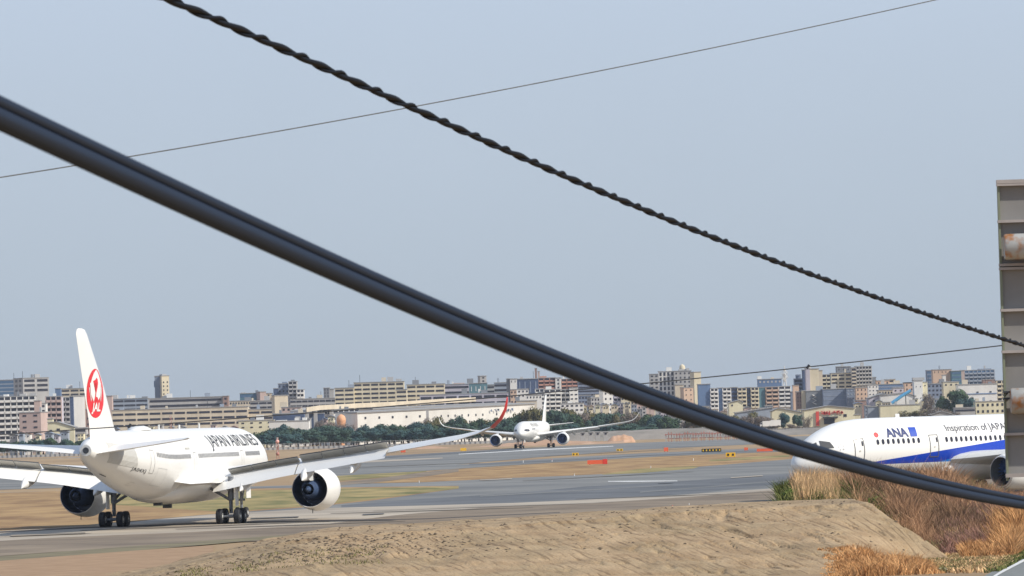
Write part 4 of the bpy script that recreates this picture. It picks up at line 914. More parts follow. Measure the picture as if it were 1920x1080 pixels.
def gable(x0, x1, ye, ya, D, col, label, xa=None, win=(), yaw=0, dp=18, roofc=None, name='warehouse', cat='building', ys=None):
    """gable end facing us: eaves row ye, apex row ya at column xa"""
    k = D / F; xc = (x0 + x1) / 2; e = empty(name, ((xc - 960) * k, D, 0), rad(yaw)); tag(e, label, cat, 'buildings of the city beyond the airfield')
    xa = xc if xa is None else xa; W = (x1 - x0) * k; h0, h1, ha = Z(x0, ye, D), Z(x1, ys or ye, D), Z(xa, ya, D); xm = (xa - xc) * k
    V = [(-W / 2, 0, 0), (W / 2, 0, 0), (W / 2, 0, h1), (xm, 0, ha), (-W / 2, 0, h0)]; V += [(x, dp, z) for x, y, z in V]
    mk('wall', V, [(0, 1, 2, 3, 4), (9, 8, 7, 6, 5), (0, 4, 9, 5), (1, 6, 7, 2), (0, 5, 6, 1)], wallm(col), e)
    b = MB(); slab(b, [(-W / 2 - .4, -.5, h0 + .1), (xm, -.5, ha + .1), (xm, dp + .5, ha + .1), (-W / 2 - .4, dp + .5, h0 + .1)], -.35)
    slab(b, [(xm, -.5, ha + .1), (W / 2 + .4, -.5, h1 + .1), (W / 2 + .4, dp + .5, h1 + .1), (xm, dp + .5, ha + .1)], -.35); b.build('roof', roofc or M_roof, e)
    for wx, wy, ww, wh in win: ubox('window', M_win, e, ((wx - xc) * k, .0, Z(wx, wy, D)), (ww * k, .3, wh * k))
    return e, k, xc
gable(83, 132, 793, 792, 2620, 'yel', 'cream house with a sloping grey roof under the white slab', 100, [(88, 808, 5, 4), (102, 806, 6, 5), (88, 818, 5, 4), (102, 817, 6, 6)], ys=802, name='house')
bld(82, 92, 786, 2640, 'yel', 'cream chimney like block at the left of the cream house', 'plain', 8, 1, 0, 0, 6, name='chimney', cat='chimney')
bld(133, 154, 803, 2600, 'grey', 'low grey shed with two window strips below the white slab', 'ribbon', 9, 1, 2, 0, 12, name='shed')
bld(194, 204, 743, 3000, 'pink', 'pale pink stub tower just right of the crane tail', 'plain', 8, 1, 0, 0, 9, name='narrow_block')
# --- long blocks in the middle left
bld(204, 271, 748, 3250, 'steel', 'blue grey block with two window strips behind the beige gallery block', 'ribbon', 8, 3, 3, 0, 16, wf=.92, top=[(.05, 12, 7, 'grey'), (.9, 10, 3, 'dgrey')])
bld(272, 412, 746, 3220, 'grey', 'long grey block with two continuous window strips below the slim tower', 'bands', 9.5, 1, 3, 0, 16, hf=.45, trim='beige')
bld(412, 422, 743, 3210, 'brown', 'short brown end block of the long grey roofline', 'grid', 9, 1, 3, 0, 12, wf=.4)
bld(203, 458, 766.5, 2900, 'beige', 'long beige gallery block with three rows of dark openings behind the near airliner', 'ribbon', 10.6, 11, 4, 0, 18, wf=.86, hf=.36, y0=2.5)
bld(458, 505, 768, 2905, 'beige', 'stepped right end of the long beige gallery block', 'ribbon', 10.6, 2, 4, 0, 18, wf=.86, hf=.36)
bld(298.5, 312, 705, 3400, 'cream', 'slim cream tower with six small windows standing alone above the roofs', 'grid', 7.4, 2, 4, 22, 9, wf=.28, hf=.4, y0=8, side=False, top=[(.5, 9, 2.5, 'grey')], name='tower')
e_, W_, H_, k_ = bld(285, 298, 706, 3402, 'slate', 'left face of the slim cream tower with its shade painted slate grey', 'plain', 8, 1, 0, 0, 8, name='narrow_block')  # tower's left face: its shade is put into the slate wall colour
ubox('bay', wallm('blue'), e_, (-W_ / 2, 3, H_ - 14 * k_), (3 * k_, 5, 12 * k_))
bld(444, 482, 738, 3300, 'teal', 'teal glass block with a flat roof above the beige gallery block', 'bands', 9, 1, 2, 0, 14, M_winb, hf=.6, top=[(.15, 8, 1.5, 'grey')])
bld(482, 493, 735, 3290, 'pink', 'pinkish cube right of the teal glass block', 'plain', 8, 1, 0, 15, 10)
bld(493, 503, 738, 3295, 'beige', 'narrow beige slab beside the pinkish cube', 'grid', 7, 1, 4, 0, 10, wf=.3)
bld(424, 470, 752, 3150, 'beige', 'low beige rooftop row with small windows', 'grid', 8, 9, 2, 0, 12, wf=.5, hf=.4)
bld(463, 510, 752, 3120, 'grey', 'low grey block with dark strips left of the blank cream slab', 'ribbon', 8, 3, 3, 0, 12, wf=.9)
bld(507, 516, 729, 3300, 'navy', 'lowest step of the dark blue stepped tower', 'plain', 8, 1, 0, 0, 12)
bld(516, 536, 720, 3302, 'slate', 'dark blue stepped tower with pale chevrons', 'grid', 9, 3, 5, 0, 14, wf=.35, hf=.4, trim='white', top=[(.6, 9, 3, 'slate')])
bld(536, 551, 716, 3290, 'grey', 'grey lattice fronted tower of open stairs right of the dark blue tower', 'balcony', 7.6, 2, 6, 0, 12, top=[(.5, 7, 3, 'dgrey')])
bld(551, 564, 731, 3285, 'white', 'small white apartment block with dark balconies stepping down right', 'balcony', 8, 2, 5, 0, 12)
bld(509, 534, 742, 2850, 'beige', 'blank cream slab wall above the dark blue shop', 'plain', 8, 1, 0, 14, 8, side=False)
bld(521, 558, 764, 2780, 'pink', 'low brick pink roofs right of the blank cream slab', 'grid', 8, 4, 2, 0, 10, wf=.4)
bld(505, 563, 776, 2640, 'navy', 'dark blue flat shop front with a few pale fittings', 'plain', 8, 1, 0, 0, 14, name='shop', top=[(.6, 5, 2, 'slate')])
bld(440, 506, 789, 2600, 'yel', 'pale cream low sheds behind the nose of the near airliner', 'ribbon', 8, 4, 2, 0, 12, wf=.3, hf=.3, name='shed')
bld(497, 572, 790, 2560, 'white', 'long low white building with three dark doorways and a stepped parapet', 'plain', 8, 1, 0, 0, 14, name='shop', top=[(.88, 8, 5, 'white'), (.3, 20, 1.5, 'white')])
bld(538, 626, 748, 3200, 'grey', 'long grey beige block with two window strips left of the stepped cream apartments', 'ribbon', 8.5, 8, 3, 0, 14, wf=.88, hf=.4, trim='beige')
bld(601, 612, 728, 3300, 'dgrey', 'small dark tower left of the stepped cream apartments', 'grid', 6, 2, 3, 0, 10, wf=.3, hf=.7)
bld(612, 620, 730, 3305, 'grey', 'small pale grey tower touching the small dark one', 'plain', 6, 1, 0, 0, 10)
bld(622, 658, 728, 3000, 'cream', 'lower left wing of the stepped cream apartments', 'ribbon', 8.2, 2, 5, 0, 14, wf=.86, hf=.42)
bld(658, 752, 717, 3002, 'cream', 'tall middle of the stepped cream apartments with five window rows', 'ribbon', 8.2, 6, 6, 0, 14, wf=.82, hf=.42, trim='white')
bld(737, 757, 731, 2960, 'cream', 'low cream wing of the second cream apartments', 'ribbon', 8.2, 1, 4, 0, 14, wf=.86, hf=.42)
bld(757, 828, 721, 2980, 'cream', 'second cream apartment block right of the stepped one', 'ribbon', 8.2, 4, 5, 0, 14, wf=.84, hf=.42)
bld(781, 947, 739, 2900, 'lav', 'long low lavender grey block with purple window bays above the white warehouse', 'ribbon', 12, 7, 2, 0, 14, wf=.84, hf=.45)
bld(828, 874, 721, 3080, 'lav', 'lavender grey block between the cream apartments and the blue glass block', 'bands', 10, 1, 3, 0, 12, hf=.4, top=[(.6, 20, 2, 'pink')])
bld(874, 908, 719, 3060, 'teal', 'blue grey glass block with four pale light slots', 'grid', 20, 4, 1, 0, 12, wallm('white'), wf=.12, hf=.45)
bld(908, 921, 722, 3065, 'grey', 'plain grey link block right of the blue grey glass block', 'bands', 8, 1, 3, 0, 10)
bld(921, 951, 718, 3070, 'steel', 'steel grey block with open floors left of the white tower', 'bands', 9, 1, 3, 0, 12, trim='white')
bld(895, 907, 705.5, 3150, 'grey', 'small pale stair head tower rising over the grey roofs', 'grid', 6, 1, 2, 10, 8, wf=.3, side=False, name='narrow_block')
bld(951, 964, 711, 3000, 'white', 'plain white tower with a single small window', 'grid', 9, 2, 1, 0, 10, wf=.16, hf=.4, name='tower')
bld(944, 952, 711, 3005, 'dgrey', 'dark recess block at the left of the plain white tower', 'plain', 9, 1, 0, 0, 10)
bld(951, 963, 731, 2950, 'peach', 'peach block with four windows under the plain white tower', 'grid', 9, 2, 5, 0, 10, wf=.4, hf=.35)
bld(964, 1004, 711, 3050, 'navy', 'dark blue glazed block with three pale mullions', 'grid', 30, 4, 1, 0, 12, wallm('slate'), wf=.2, hf=.7)
bld(964, 986, 730, 2980, 'white', 'low white block with two windows under the dark blue glazed block', 'grid', 8, 3, 2, 0, 10, wf=.4, hf=.4)
bld(980, 1010, 741, 2860, 'white', 'cream white hall with a row of five small windows', 'grid', 8, 5, 1, 0, 12, wf=.35, hf=.4)
bld(962, 1000, 752, 2820, 'beige', 'low beige annex below the cream white hall', 'plain', 8, 1, 0, 0, 12)
bld(998, 1002, 691, 3350, 'brown', 'tall thin brown chimney above the red brown apartments', 'plain', 8, 1, 0, 0, 3, name='chimney', cat='chimney')
bld(1003.5, 1007, 697, 3350, 'pink', 'shorter thin pinkish chimney beside the tall brown one', 'plain', 8, 1, 0, 0, 3, name='chimney', cat='chimney')
bld(1004, 1036, 709, 3300, 'red', 'left half of the red brown apartments with balcony rows', 'balcony', 7, 3, 4, 0, 14, top=[(.3, 12, 3, 'red')])
bld(1036, 1047, 709, 3298, 'white', 'white stair core between the red brown halves', 'grid', 7, 1, 3, 0, 10, wf=.3)
bld(1047, 1078, 711, 3302, 'red', 'right half of the red brown apartments with balcony rows', 'balcony', 7, 3, 4, 0, 14)
bld(998, 1014, 730, 2900, 'white', 'white stepped flats with dark balcony slots behind the far airliner tail', 'balcony', 8, 2, 4, 0, 12)
bld(1014, 1046, 731, 2880, 'white', 'middle white flats with four dark balcony rows', 'balcony', 8, 3, 6, 0, 12)
bld(1046, 1062, 731, 2895, 'dgrey', 'dark recessed balconies between white flats', 'balcony', 8, 2, 5, 0, 12, trim='white')
bld(1062, 1078, 728, 2885, 'white', 'right white flats with small notched windows', 'grid', 8, 2, 6, 0, 12, wf=.55, hf=.3)
bld(1044, 1088, 757, 2700, 'white', 'low white house row above the trees right of the far tail', 'grid', 8, 5, 2, 0, 12, wf=.5, hf=.4)
bld(1078, 1118, 716, 3250, 'slate', 'slate blue terrace of long floors beside the red brown apartments', 'bands', 7, 1, 6, 0, 14, hf=.4, trim='grey')
bld(1078, 1102, 742, 3000, 'slate', 'lower slate block with dotted windows', 'grid', 8, 4, 3, 0, 12, wf=.6, hf=.4)
bld(1102, 1124, 746, 2900, 'grey', 'irregular pale grey house cluster', 'grid', 7, 4, 4, 12, 10, wf=.5, hf=.5, top=[(.6, 8, 5, 'beige')])
bld(1125, 1143, 733, 2880, 'white', 'pinkish white tower with two dark slots below the thick cable', 'grid', 10, 2, 4, 10, 12, wf=.3, hf=.35, side=False, name='tower')
bld(1144, 1158, 739, 2950, 'lav', 'lavender flats right of the pinkish white tower', 'balcony', 8, 2, 4, 0, 10)
bld(1158, 1182, 744, 2940, 'cream', 'cream flats partly covered by the thick cable', 'grid', 8, 4, 3, 0, 10, wf=.5, hf=.4)
bld(1182, 1215, 752, 2900, 'pink', 'low pinkish houses under the thick cable', 'grid', 8, 5, 2, 0, 10, wf=.4, hf=.4)
# --- skyline right of the thick cable
bld(1213, 1230, 702, 3320, 'grey', 'grey stepped block at the left of the tall white grid tower', 'grid', 7, 2, 6, 0, 12, wf=.5, hf=.4)
bld(1230, 1259, 697, 3300, 'white', 'tall white grid tower with dark vertical window columns', 'grid', 9, 4, 6, 0, 12, wf=.52, hf=.7)
e_, W_, H_, k_ = bld(1259, 1291, 696, 3290, 'grey', 'grey tower with a small domed cream lantern on its roof', 'grid', 8, 4, 6, 0, 12, wf=.32, hf=.4, top=[(.5, 14, 3, 'grey')])
V, Fc = loft([[Vector((r_ * k_ * cos(2 * pi * j / 16), 5 + r_ * k_ * sin(2 * pi * j / 16), H_ + z * k_)) for j in range(16)] for z, r_ in ((3, 5.5), (8, 5.5), (11, 4), (13.5, .5))])
autosmooth(mk('roof_lantern', V, Fc, wallm('cream'), e_), 40)
bld(1296, 1309, 698, 3250, 'cream', 'narrow bright cream slab tower beside the domed tower', 'plain', 8, 1, 0, 14, 9, side=False, name='tower')
bld(1276, 1294, 727, 3100, 'peach', 'salmon pink block above the thick cable', 'grid', 9, 2, 3, 10, 10, wf=.2, hf=.25, side=False)
bld(1260, 1276, 722, 3120, 'beige', 'small beige block left of the salmon pink one', 'plain', 9, 1, 0, 0, 10)
seg = [(1303, 1326, 721, 'blue', 'plain', 'plain blue gable wall starting the long housing row'), (1326, 1340, 729, 'white', 'balcony', 'first white framed balcony bay of the long housing row'), (1340, 1349, 728, 'blue', 'plain', 'narrow blue wall between the two white framed bays'),
       (1349, 1364, 728, 'white', 'balcony', 'second white framed balcony bay of the long housing row'), (1364, 1377, 727, 'navy', 'bands', 'navy bay with pale floor lines in the long housing row'), (1377, 1393, 728, 'cream', 'balcony', 'cream balcony bay right of the navy bay'),
       (1393, 1402, 727, 'navy', 'bands', 'thin navy bay between cream balcony bays'), (1402, 1416, 727, 'cream', 'balcony', 'cream balcony bay left of the teal stair wall'), (1416, 1428, 727, 'teal', 'plain', 'teal stair wall in the long housing row'),
       (1430, 1453, 726, 'peach', 'balcony', 'pinkish balcony bay right of the teal stair wall'), (1454, 1476, 725, 'white', 'balcony', 'last pale balcony bay of the long housing row')]
for x0, x1, yt, c, s_, lb in seg: bld(x0, x1, yt, 3000, c, lb, s_, 7.6, 2 if x1 - x0 > 12 else 1, 5, 0, 12, trim=c if c != 'navy' else 'steel', hf=.5)
bld(1416, 1460, 711.5, 3200, 'blue', 'dark blue roof block with a row of pale squares behind the housing row', 'grid', 9, 6, 1, 0, 12, wallm('grey'), wf=.45, hf=.4)
gable(1360, 1386, 756, 751, 2700, 'yel', 'small cream gabled house below the housing row', 1380, [(1366, 760, 3, 3)], name='house')
bld(1477, 1485, 735, 2980, 'slate', 'dark slate gap block at the end of the housing row', 'plain', 8, 1, 0, 0, 10)
bld(1481, 1492, 723, 2960, 'peach', 'small peach cube left of the tall mauve and cream slab', 'plain', 8, 1, 0, 0, 8)
bld(1484, 1500, 711, 3150, 'slate', 'low dark step left of the tall mauve and cream slab', 'bands', 7, 1, 3, 0, 10, hf=.5, top=[(.5, 9, 8, 'slate')])
bld(1500, 1507, 694, 3140, 'navy', 'navy edge block left of the tall mauve and cream slab', 'plain', 7, 1, 0, 0, 10)
bld(1513.5, 1530, 692, 3100, 'cream', 'tall cream slab tower with a mauve shaded side', 'plain', 8, 1, 0, 0, 12, top=[(-.05, 8, 5, 'white')], name='tower')
bld(1506, 1513.5, 691.5, 3099, 'lav', 'left face of the tall cream slab tower with its shade painted mauve', 'plain', 8, 1, 0, 0, 12, name='tower')  # left face of the cream slab, shade painted in as mauve
bld(1530, 1537, 695, 3120, 'beige', 'thin beige slab right of the tall cream slab tower', 'plain', 8, 1, 0, 0, 9)
bld(1535, 1553, 703, 3180, 'brown', 'brown block with open zigzag stairs', 'balcony', 7.5, 2, 4, 0, 10, trim='cream')
bld(1553, 1592, 700, 3150, 'cream', 'cream block with a four by three window grid', 'ribbon', 7.2, 3, 4, 0, 12, wf=.75, hf=.42)
bld(1564, 1590, 688, 3250, 'dgrey', 'dark grey flat rooftop block above the cream window grid', 'grid', 9, 3, 1, 0, 12, wf=.12, hf=.3)
bld(1592, 1600, 690, 3140, 'beige', 'narrow open stair shaft right of the cream window grid', 'bands', 6.5, 1, 6, 0, 10, hf=.5, name='narrow_block')
bld(1600, 1629, 687.5, 3160, 'grey', 'tall pale grey block with rows of small balconies', 'balcony', 7, 5, 5, 0, 12, trim='grey')
bld(1629, 1637, 708, 3170, 'dgrey', 'small dark block right of the tall pale grey block', 'plain', 7, 1, 0, 0, 10)
bld(1487, 1497, 735, 2840, 'brown', 'dull brown block with dotted windows left of the cream strip', 'grid', 7, 2, 4, 0, 10, wf=.3)
bld(1497, 1505, 733, 2835, 'cream', 'thin cream strip wall among dark blocks', 'plain', 7, 1, 0, 0, 9)
e_, W_, H_, k_ = bld(1505, 1537, 733.5, 2830, 'dgrey', 'dark block with a white zigzag stair', 'plain', 7, 1, 0, 0, 12)
P_ = [(0 + (1.6 if i % 2 else -.4), -.4, H_ - 2 - i * 1.0) for i in range(6)]
MB().tube([(p[0] - .8, p[1], p[2]) for p in P_], .35, 6).build('zigzag_stair', wallm('white'), e_)
bld(1537, 1581, 730, 2820, 'slate', 'broad slate blue blank wall with a teal left edge', 'bands', 8, 1, 3, 0, 12, wallm('steel'), hf=.08)
bld(1581, 1599, 729, 2815, 'slate', 'mottled slate block right of the broad blank wall', 'grid', 7, 3, 4, 0, 12, wf=.4, hf=.4, win=wallm('steel'))
bld(1599, 1620, 727, 2800, 'peach', 'peach faced block with four small windows beside slate walls', 'grid', 8, 3, 3, 0, 12, wf=.22, hf=.4)
bld(1600, 1619, 751, 2760, 'brown', 'brown lower storeys below the peach faced block', 'plain', 8, 1, 0, 0, 12)
bld(1622, 1641, 722, 2950, 'white', 'pale low block with dots right of the peach faced block', 'grid', 7, 3, 3, 0, 10, wf=.3, hf=.3)
bld(1638, 1662, 714, 3150, 'peach', 'far orange grey roofs left of the small cream cube', 'grid', 8, 3, 2, 0, 10, wf=.3)
bld(1655, 1673, 712, 3160, 'cream', 'small cream cube on the skyline', 'ribbon', 6, 1, 1, 0, 10, wf=.7, hf=.5)
bld(1637, 1687, 721, 3000, 'blue', 'blue roofed long building left of the white hall', 'bands', 9, 1, 2, 0, 12, hf=.3, win=wallm('slate'))
bld(1641, 1668, 732, 2850, 'beige', 'beige wall with four square openings under the blue roofed building', 'grid', 9, 5, 1, 0, 12, wf=.5, hf=.4)
bld(1668, 1688, 728, 2860, 'lav', 'lilac block beside the pale blue chute', 'grid', 9, 2, 2, 0, 12, wf=.3, hf=.3)
gable(1622, 1664, 748, 738, 2700, 'lav', 'grey gabled house with a pale roof left of the pale blue chute', 1650, [(1632, 752, 4, 3), (1644, 753, 3, 3)], name='house')
gable(1644, 1710, 742, 737, 2690, 'white', 'white curved roof hall beneath the pale blue chute', 1690, name='hall', ys=744)
e = empty('chute', at(1690, 745, 2660)); tag(e, 'pale blue sloping chute leading down from the white tower', 'chute', 'buildings of the city beyond the airfield')
MB().tube([at(1672, 756, 2660) - e.location, at(1690, 743, 2660) - e.location, at(1708, 732, 2660) - e.location], .85, 10).build('tube', mat('chute_blue', (.10, .36, .62), .5, noise=.1, nscale=.3), e)
for px, py in ((1678, 752), (1698, 739)): q = at(px, py, 2660); MB().tube([q - e.location, Vector((q.x, q.y, 0)) - e.location], .25, 6).build('leg', M_dark, e)
bld(1690, 1708, 718, 2900, 'peach', 'pinkish block with a dark roof left of the white tower', 'grid', 8, 2, 2, 0, 10, wf=.2, roof=M_dark)
bld(1708, 1724, 714, 2700, 'white', 'white tower with two tiny windows and a grey cap', 'grid', 22, 2, 2, 0, 12, wf=.14, hf=.1, top=[(.6, 22, 5, 'grey')], name='tower')
bld(1724, 1733, 717, 2702, 'yel', 'cream face joined right of the white tower', 'grid', 12, 1, 1, 0, 12, wf=.2, hf=.2)
bld(1733, 1745, 695, 3250, 'slate', 'slate blue left wing of the far right skyline block', 'bands', 7, 1, 4, 0, 12, M_winb, hf=.5)
bld(1744, 1779, 693.5, 3200, 'peach', 'pinkish cream skyline block with a tiny dark window', 'grid', 8, 5, 1, 0, 12, wf=.12, hf=.4)
bld(1733, 1762, 720, 3000, 'slate', 'slate low wing below the pinkish cream skyline block', 'grid', 8, 4, 3, 0, 12, wf=.5, hf=.4)
bld(1762, 1768, 704, 3100, 'white', 'thin white pillar block against the pinkish cream block', 'plain', 8, 1, 0, 0, 6, name='narrow_block')
bld(1779, 1797, 696, 3190, 'teal', 'teal and navy floors right of the pinkish cream block', 'bands', 7.5, 1, 4, 0, 12, M_winb, hf=.5, trim='steel')
bld(1797, 1803, 695, 3192, 'pink', 'thin mauve strip between teal floors and blue apartments', 'plain', 8, 1, 0, 0, 12)
bld(1803, 1859, 694.5, 3195, 'slate', 'blue grey apartments with pale balcony marks on the right skyline', 'balcony', 7, 7, 4, 0, 12, M_winb, trim='steel', top=[(.7, 24, 2, 'slate')])
bld(1838, 1860, 712, 3100, 'brown', 'brown block at the foot of the blue grey apartments', 'plain', 7, 1, 0, 0, 12)
bld(1763, 1792, 716.5, 2720, 'cream', 'cream upper storey at the left of the white building with blue line', 'grid', 10, 3, 1, 0, 12, wf=.3, hf=.3)
e_, W_, H_, k_ = bld(1790, 1863, 721, 2700, 'white', 'white flat building with a blue line and few windows above the round tree', 'grid', 17, 3, 2, 0, 14, wf=.16, hf=.14, y0=6)
ubox('blue_band', wallm('blue'), e_, (W_ * .12, -.1, H_ - 17.5 * k_), (W_ * .74, .3, 1.6 * k_))
bld(1863, 1890, 714, 2850, 'beige', 'beige flats with slanting balcony rails at the right beside the sign', 'balcony', 8, 3, 5, 0, 12, trim='cream')
bld(1822, 1886, 753, 2560, 'yel', 'low cream building with arched dark openings behind the airliner fuselage', 'grid', 12, 7, 2, 0, 12, wf=.4, hf=.4, name='shop')
bld(1783, 1821, 765, 2560, 'grey', 'low grey shed with a pale frame behind the airliner', 'bands', 9, 1, 1, 0, 10, hf=.4, trim='white', name='shed')
bld(1643, 1718, 760, 2520, 'yel', 'low wall of pale yellow panels behind the airliner roof', 'plain', 8, 4, 0, 0, 10, name='shed')
bld(1620, 1644, 763, 2530, 'steel', 'dark steel shed left of the pale yellow panels', 'plain', 8, 1, 0, 0, 10, name='shed')
# low houses filling the gaps
def houses(x0, x1, n, ys, D, label, group):
    for i in range(n):
        x = x0 + (x1 - x0) * (i + R.uniform(.1, .9)) / n; w_ = R.uniform(7, 15); y = R.uniform(*ys)
        c = R.choice(['white', 'cream', 'grey', 'beige', 'lav', 'pink', 'steel', 'dgrey', 'yel'])
        if R.random() < .5: o = gable(x - w_ / 2, x + w_ / 2, y + 3, y, D + R.uniform(-40, 40), c, label, None, [(x - w_ * .2, y + 7, 2.4, 2.4), (x + w_ * .2, y + 7, 2.4, 2.4)], dp=9, name='house', roofc=wallm(R.choice(['dgrey', 'brown', 'slate'])))[0]
        else: o = bld(x - w_ / 2, x + w_ / 2, y, D + R.uniform(-40, 40), c, label, R.choice(['grid', 'ribbon']), 6.5, max(1, int(w_ / 4)), 3, 0, 9, wf=.45, hf=.4, name='house')[0]
        o['group'] = group
houses(0, 165, 9, (806, 815), 2500, 'small low house in the row under the left apartments', 'low houses under the left apartments')
houses(1080, 1245, 14, (752, 768), 2720, 'small low house in the jumble right of the white flats', 'low houses right of the white flats')
houses(1210, 1500, 20, (760, 774), 2760, 'small low house at the foot of the long housing row', 'low houses below the housing row')
houses(1600, 1880, 18, (748, 764), 2680, 'small low house in the jumble behind the blue and white airliner', 'low houses behind the airliner')
houses(505, 670, 10, (778, 792), 2700, 'small low house beneath the elevated road', 'low houses beneath the elevated road')
houses(205, 500, 12, (797, 803), 2700, 'small low house behind the near airliner fuselage', 'low houses behind the near airliner')
# --- white warehouse, shops and sheds
def plainbox(name, x0, x1, yl, yr_, D0, D1, col, label, wins, dp=30, cat='warehouse'):
    A, B = at(x0, yl, D0), at(x1, yr_, D1); e = empty(name, (A.x, A.y, 0)); tag(e, label, cat, 'buildings of the city beyond the airfield')
    d = Vector((B.x - A.x, B.y - A.y, 0)); n = Vector((-d.y, d.x, 0)).normalized() * dp
    V = [(0, 0, 0), (d.x, d.y, 0), (d.x, d.y, B.z), (0, 0, A.z)]; V += [(x + n.x, y + n.y, z) for x, y, z in V]
    mk('wall', V, [(0, 1, 2, 3), (7, 6, 5, 4), (0, 3, 7, 4), (1, 5, 6, 2), (4, 5, 1, 0)], wallm(col), e)
    b = MB(); u = d.normalized() * .5; nn = n.normalized() * .5
    slab(b, [(-u.x - nn.x, -u.y - nn.y, A.z + .6), (d.x + u.x - nn.x, d.y + u.y - nn.y, B.z + .6), (d.x + u.x + n.x, d.y + u.y + n.y, B.z + .9), (-u.x + n.x, -u.y + n.y, A.z + .9)], .6); b.build('roof', M_roof, e)
    rz = math.atan2(d.y, d.x)
    for px, py, ww, wh in wins:
        t = (px - x0) / (x1 - x0); t = t * D0 / (D1 + t * (D0 - D1)); P = Vector((A.x + d.x * t, A.y + d.y * t, 0)); kk = P.y / F
        o = ubox('window', M_win, e, (P.x - A.x, P.y - A.y, Z(px, py, P.y)), (ww * kk, .4, wh * kk)); o.rotation_euler = (0, 0, rz)
    return e
ww = [(x, 783.5 - (x - 685) * .031, 3.2, 4) for x in (685, 711, 736, 762, 787)] + [(x, 780 - (x - 827) * .035, 1.8, 4) for x in (827, 840, 853, 866, 878, 892, 905, 931, 944)] + [(685, 797, 3, 4), (918, 789, 2, 4), (880, 790, 2, 3)]
wh_ = plainbox('warehouse', 670, 1002, 775, 757.5, 2540, 2575, 'whitecream', 'very long white warehouse with small dark windows beyond the treeline', ww)
for px in (802,):   # dark shaft on the warehouse wall
    q = at(px, 783, 2554); ubox('wall_shaft', wallm('grey'), wh_, (q.x - wh_.location.x, q.y - wh_.location.y - 6, Z(px, 769, 2554) / 2), (5 * .2554, 1, Z(px, 769, 2554)))
R2 = random.Random(3)
for i in range(7):      # small blue sign characters, unreadable at this distance
    px = 922 + i * 6.4
    if i == 3: continue
    q = at(px, 770 - i * .2, 2567 + i * .7)
    b = MB()
    for s_ in range(4): b.box((R2.uniform(-.4, .4), -1.4, R2.uniform(-.5, .5)), (R2.choice([.25, .9]), .15, R2.choice([.9, .25])))
    o = b.build('sign_character', wallm('blue'), wh_); o.location = q - wh_.location
plainbox('warehouse_roof_wing', 700, 955, 768, 757, 2640, 2670, 'white', 'pale upper storey behind the long white warehouse', [], 20, 'building')
# elevated road
e = empty('viaduct', at(735, 770, 2820)); tag(e, 'pale elevated road sweeping above the white warehouse', 'viaduct')
def deck(b, P, w_, t):
    for i in range(len(P) - 1):
        a, c = P[i], P[i + 1]; d = (c - a).normalized(); n = Vector((-d.y, d.x, 0)) * w_
        slab(b, [a, c, c + n, a + n], t)
P = [at(x, y, D) - e.location for x, y, D in ((575, 768.5, 2700), (600, 764.5, 2720), (680, 760, 2780), (760, 756.5, 2830), (830, 752, 2870), (892, 749, 2900))]
b = MB(); deck(b, P, 9, 1.2); b.build('road_deck', wallm('grey'), e)
b = MB(); deck(b, [p + Vector((0, -.2, 1.2)) for p in P], .5, 2.3); b.build('parapet', wallm('beige'), e)
for i in range(9):
    t = i / 8 * (len(P) - 1); j = min(int(t), len(P) - 2); q = P[j].lerp(P[j + 1], t - j) + Vector((0, 4, 0)); zb_ = -e.location.z
    MB().box((q.x, q.y, (q.z - 1 + zb_) / 2), (1.8, 3, q.z - 1 - zb_)).build('pier', wallm('grey'), e)
bld(566, 600, 776, 2720, 'navy', 'navy hall end under the left of the elevated road', 'plain', 8, 1, 0, 0, 12)
bld(577, 668, 769, 2740, 'steel', 'grey apartment rows with pale balcony blocks beneath the elevated road', 'balcony', 12, 9, 4, 0, 12, trim='white')
gable(592, 618, 802, 797, 2560, 'white', 'small white house with leafless trees left of the warehouse', None, [(598, 804, 3, 2)], name='house')
# blossom coloured dome roof and low brick roof
e = empty('round_roof', at(640, 800, 2540)); e.location.z = 0; tag(e, 'small salmon orange domed roof left of the white warehouse', 'dome', 'buildings of the city beyond the airfield')
k = .254; hz_ = Z(640, 790, 2540)
V, Fc = loft([[Vector((r_ * k * cos(2 * pi * j / 20), r_ * k * sin(2 * pi * j / 20), z)) for j in range(20)] for r_, z in ((8.5, 0), (8.5, hz_), (9, hz_ + .3), (8.6, hz_ + 1.4), (6.5, hz_ + 2.6), (3, hz_ + 3.2), (.3, hz_ + 3.4))])
autosmooth(mk('dome', V, Fc, mat('salmon_roof', (.68, .36, .20), .8, noise=.1, nscale=.4), e), 40)
bld(650, 664, 782, 2550, 'brown', 'low reddish brown roof right of the salmon dome', 'plain', 8, 1, 0, 0, 10, name='shed')
gable(1500, 1595, 770, 761.5, 2560, 'yel', 'pale gabled shop with a red banner and small red sign letters', 1546, [(1577, 779, 6, 5), (1575, 791, 14, 3)], ys=766, name='shop')
sp = bpy.data.objects[[o.name for o in COL.objects if o.name.startswith('shop')][-1]]
ks = .256; xs0 = 1547.5
ubox('banner', mat('sign_red', (.62, .07, .05), .6, noise=.1, nscale=.5), sp, ((1525 - xs0) * ks, -.5, Z(1525, 785, 2560)), (6 * ks, .4, 27 * ks))
for i in range(9):
    px = 1534 + i * 4.6; o = MB()
    for s_ in range(4): o.box((R2.uniform(-.3, .3), 0, R2.uniform(-.5, .5)), (R2.choice([.22, .8]), .25, R2.choice([.9, .22])))
    oo = o.build('sign_character', mat('sign_red', (0, 0, 0)), sp); oo.location = ((px - xs0) * ks, -.4, Z(px, 774 - i * .1, 2560)); oo.scale = (1.15, 1, 1.5 if i < 4 else 1.0)
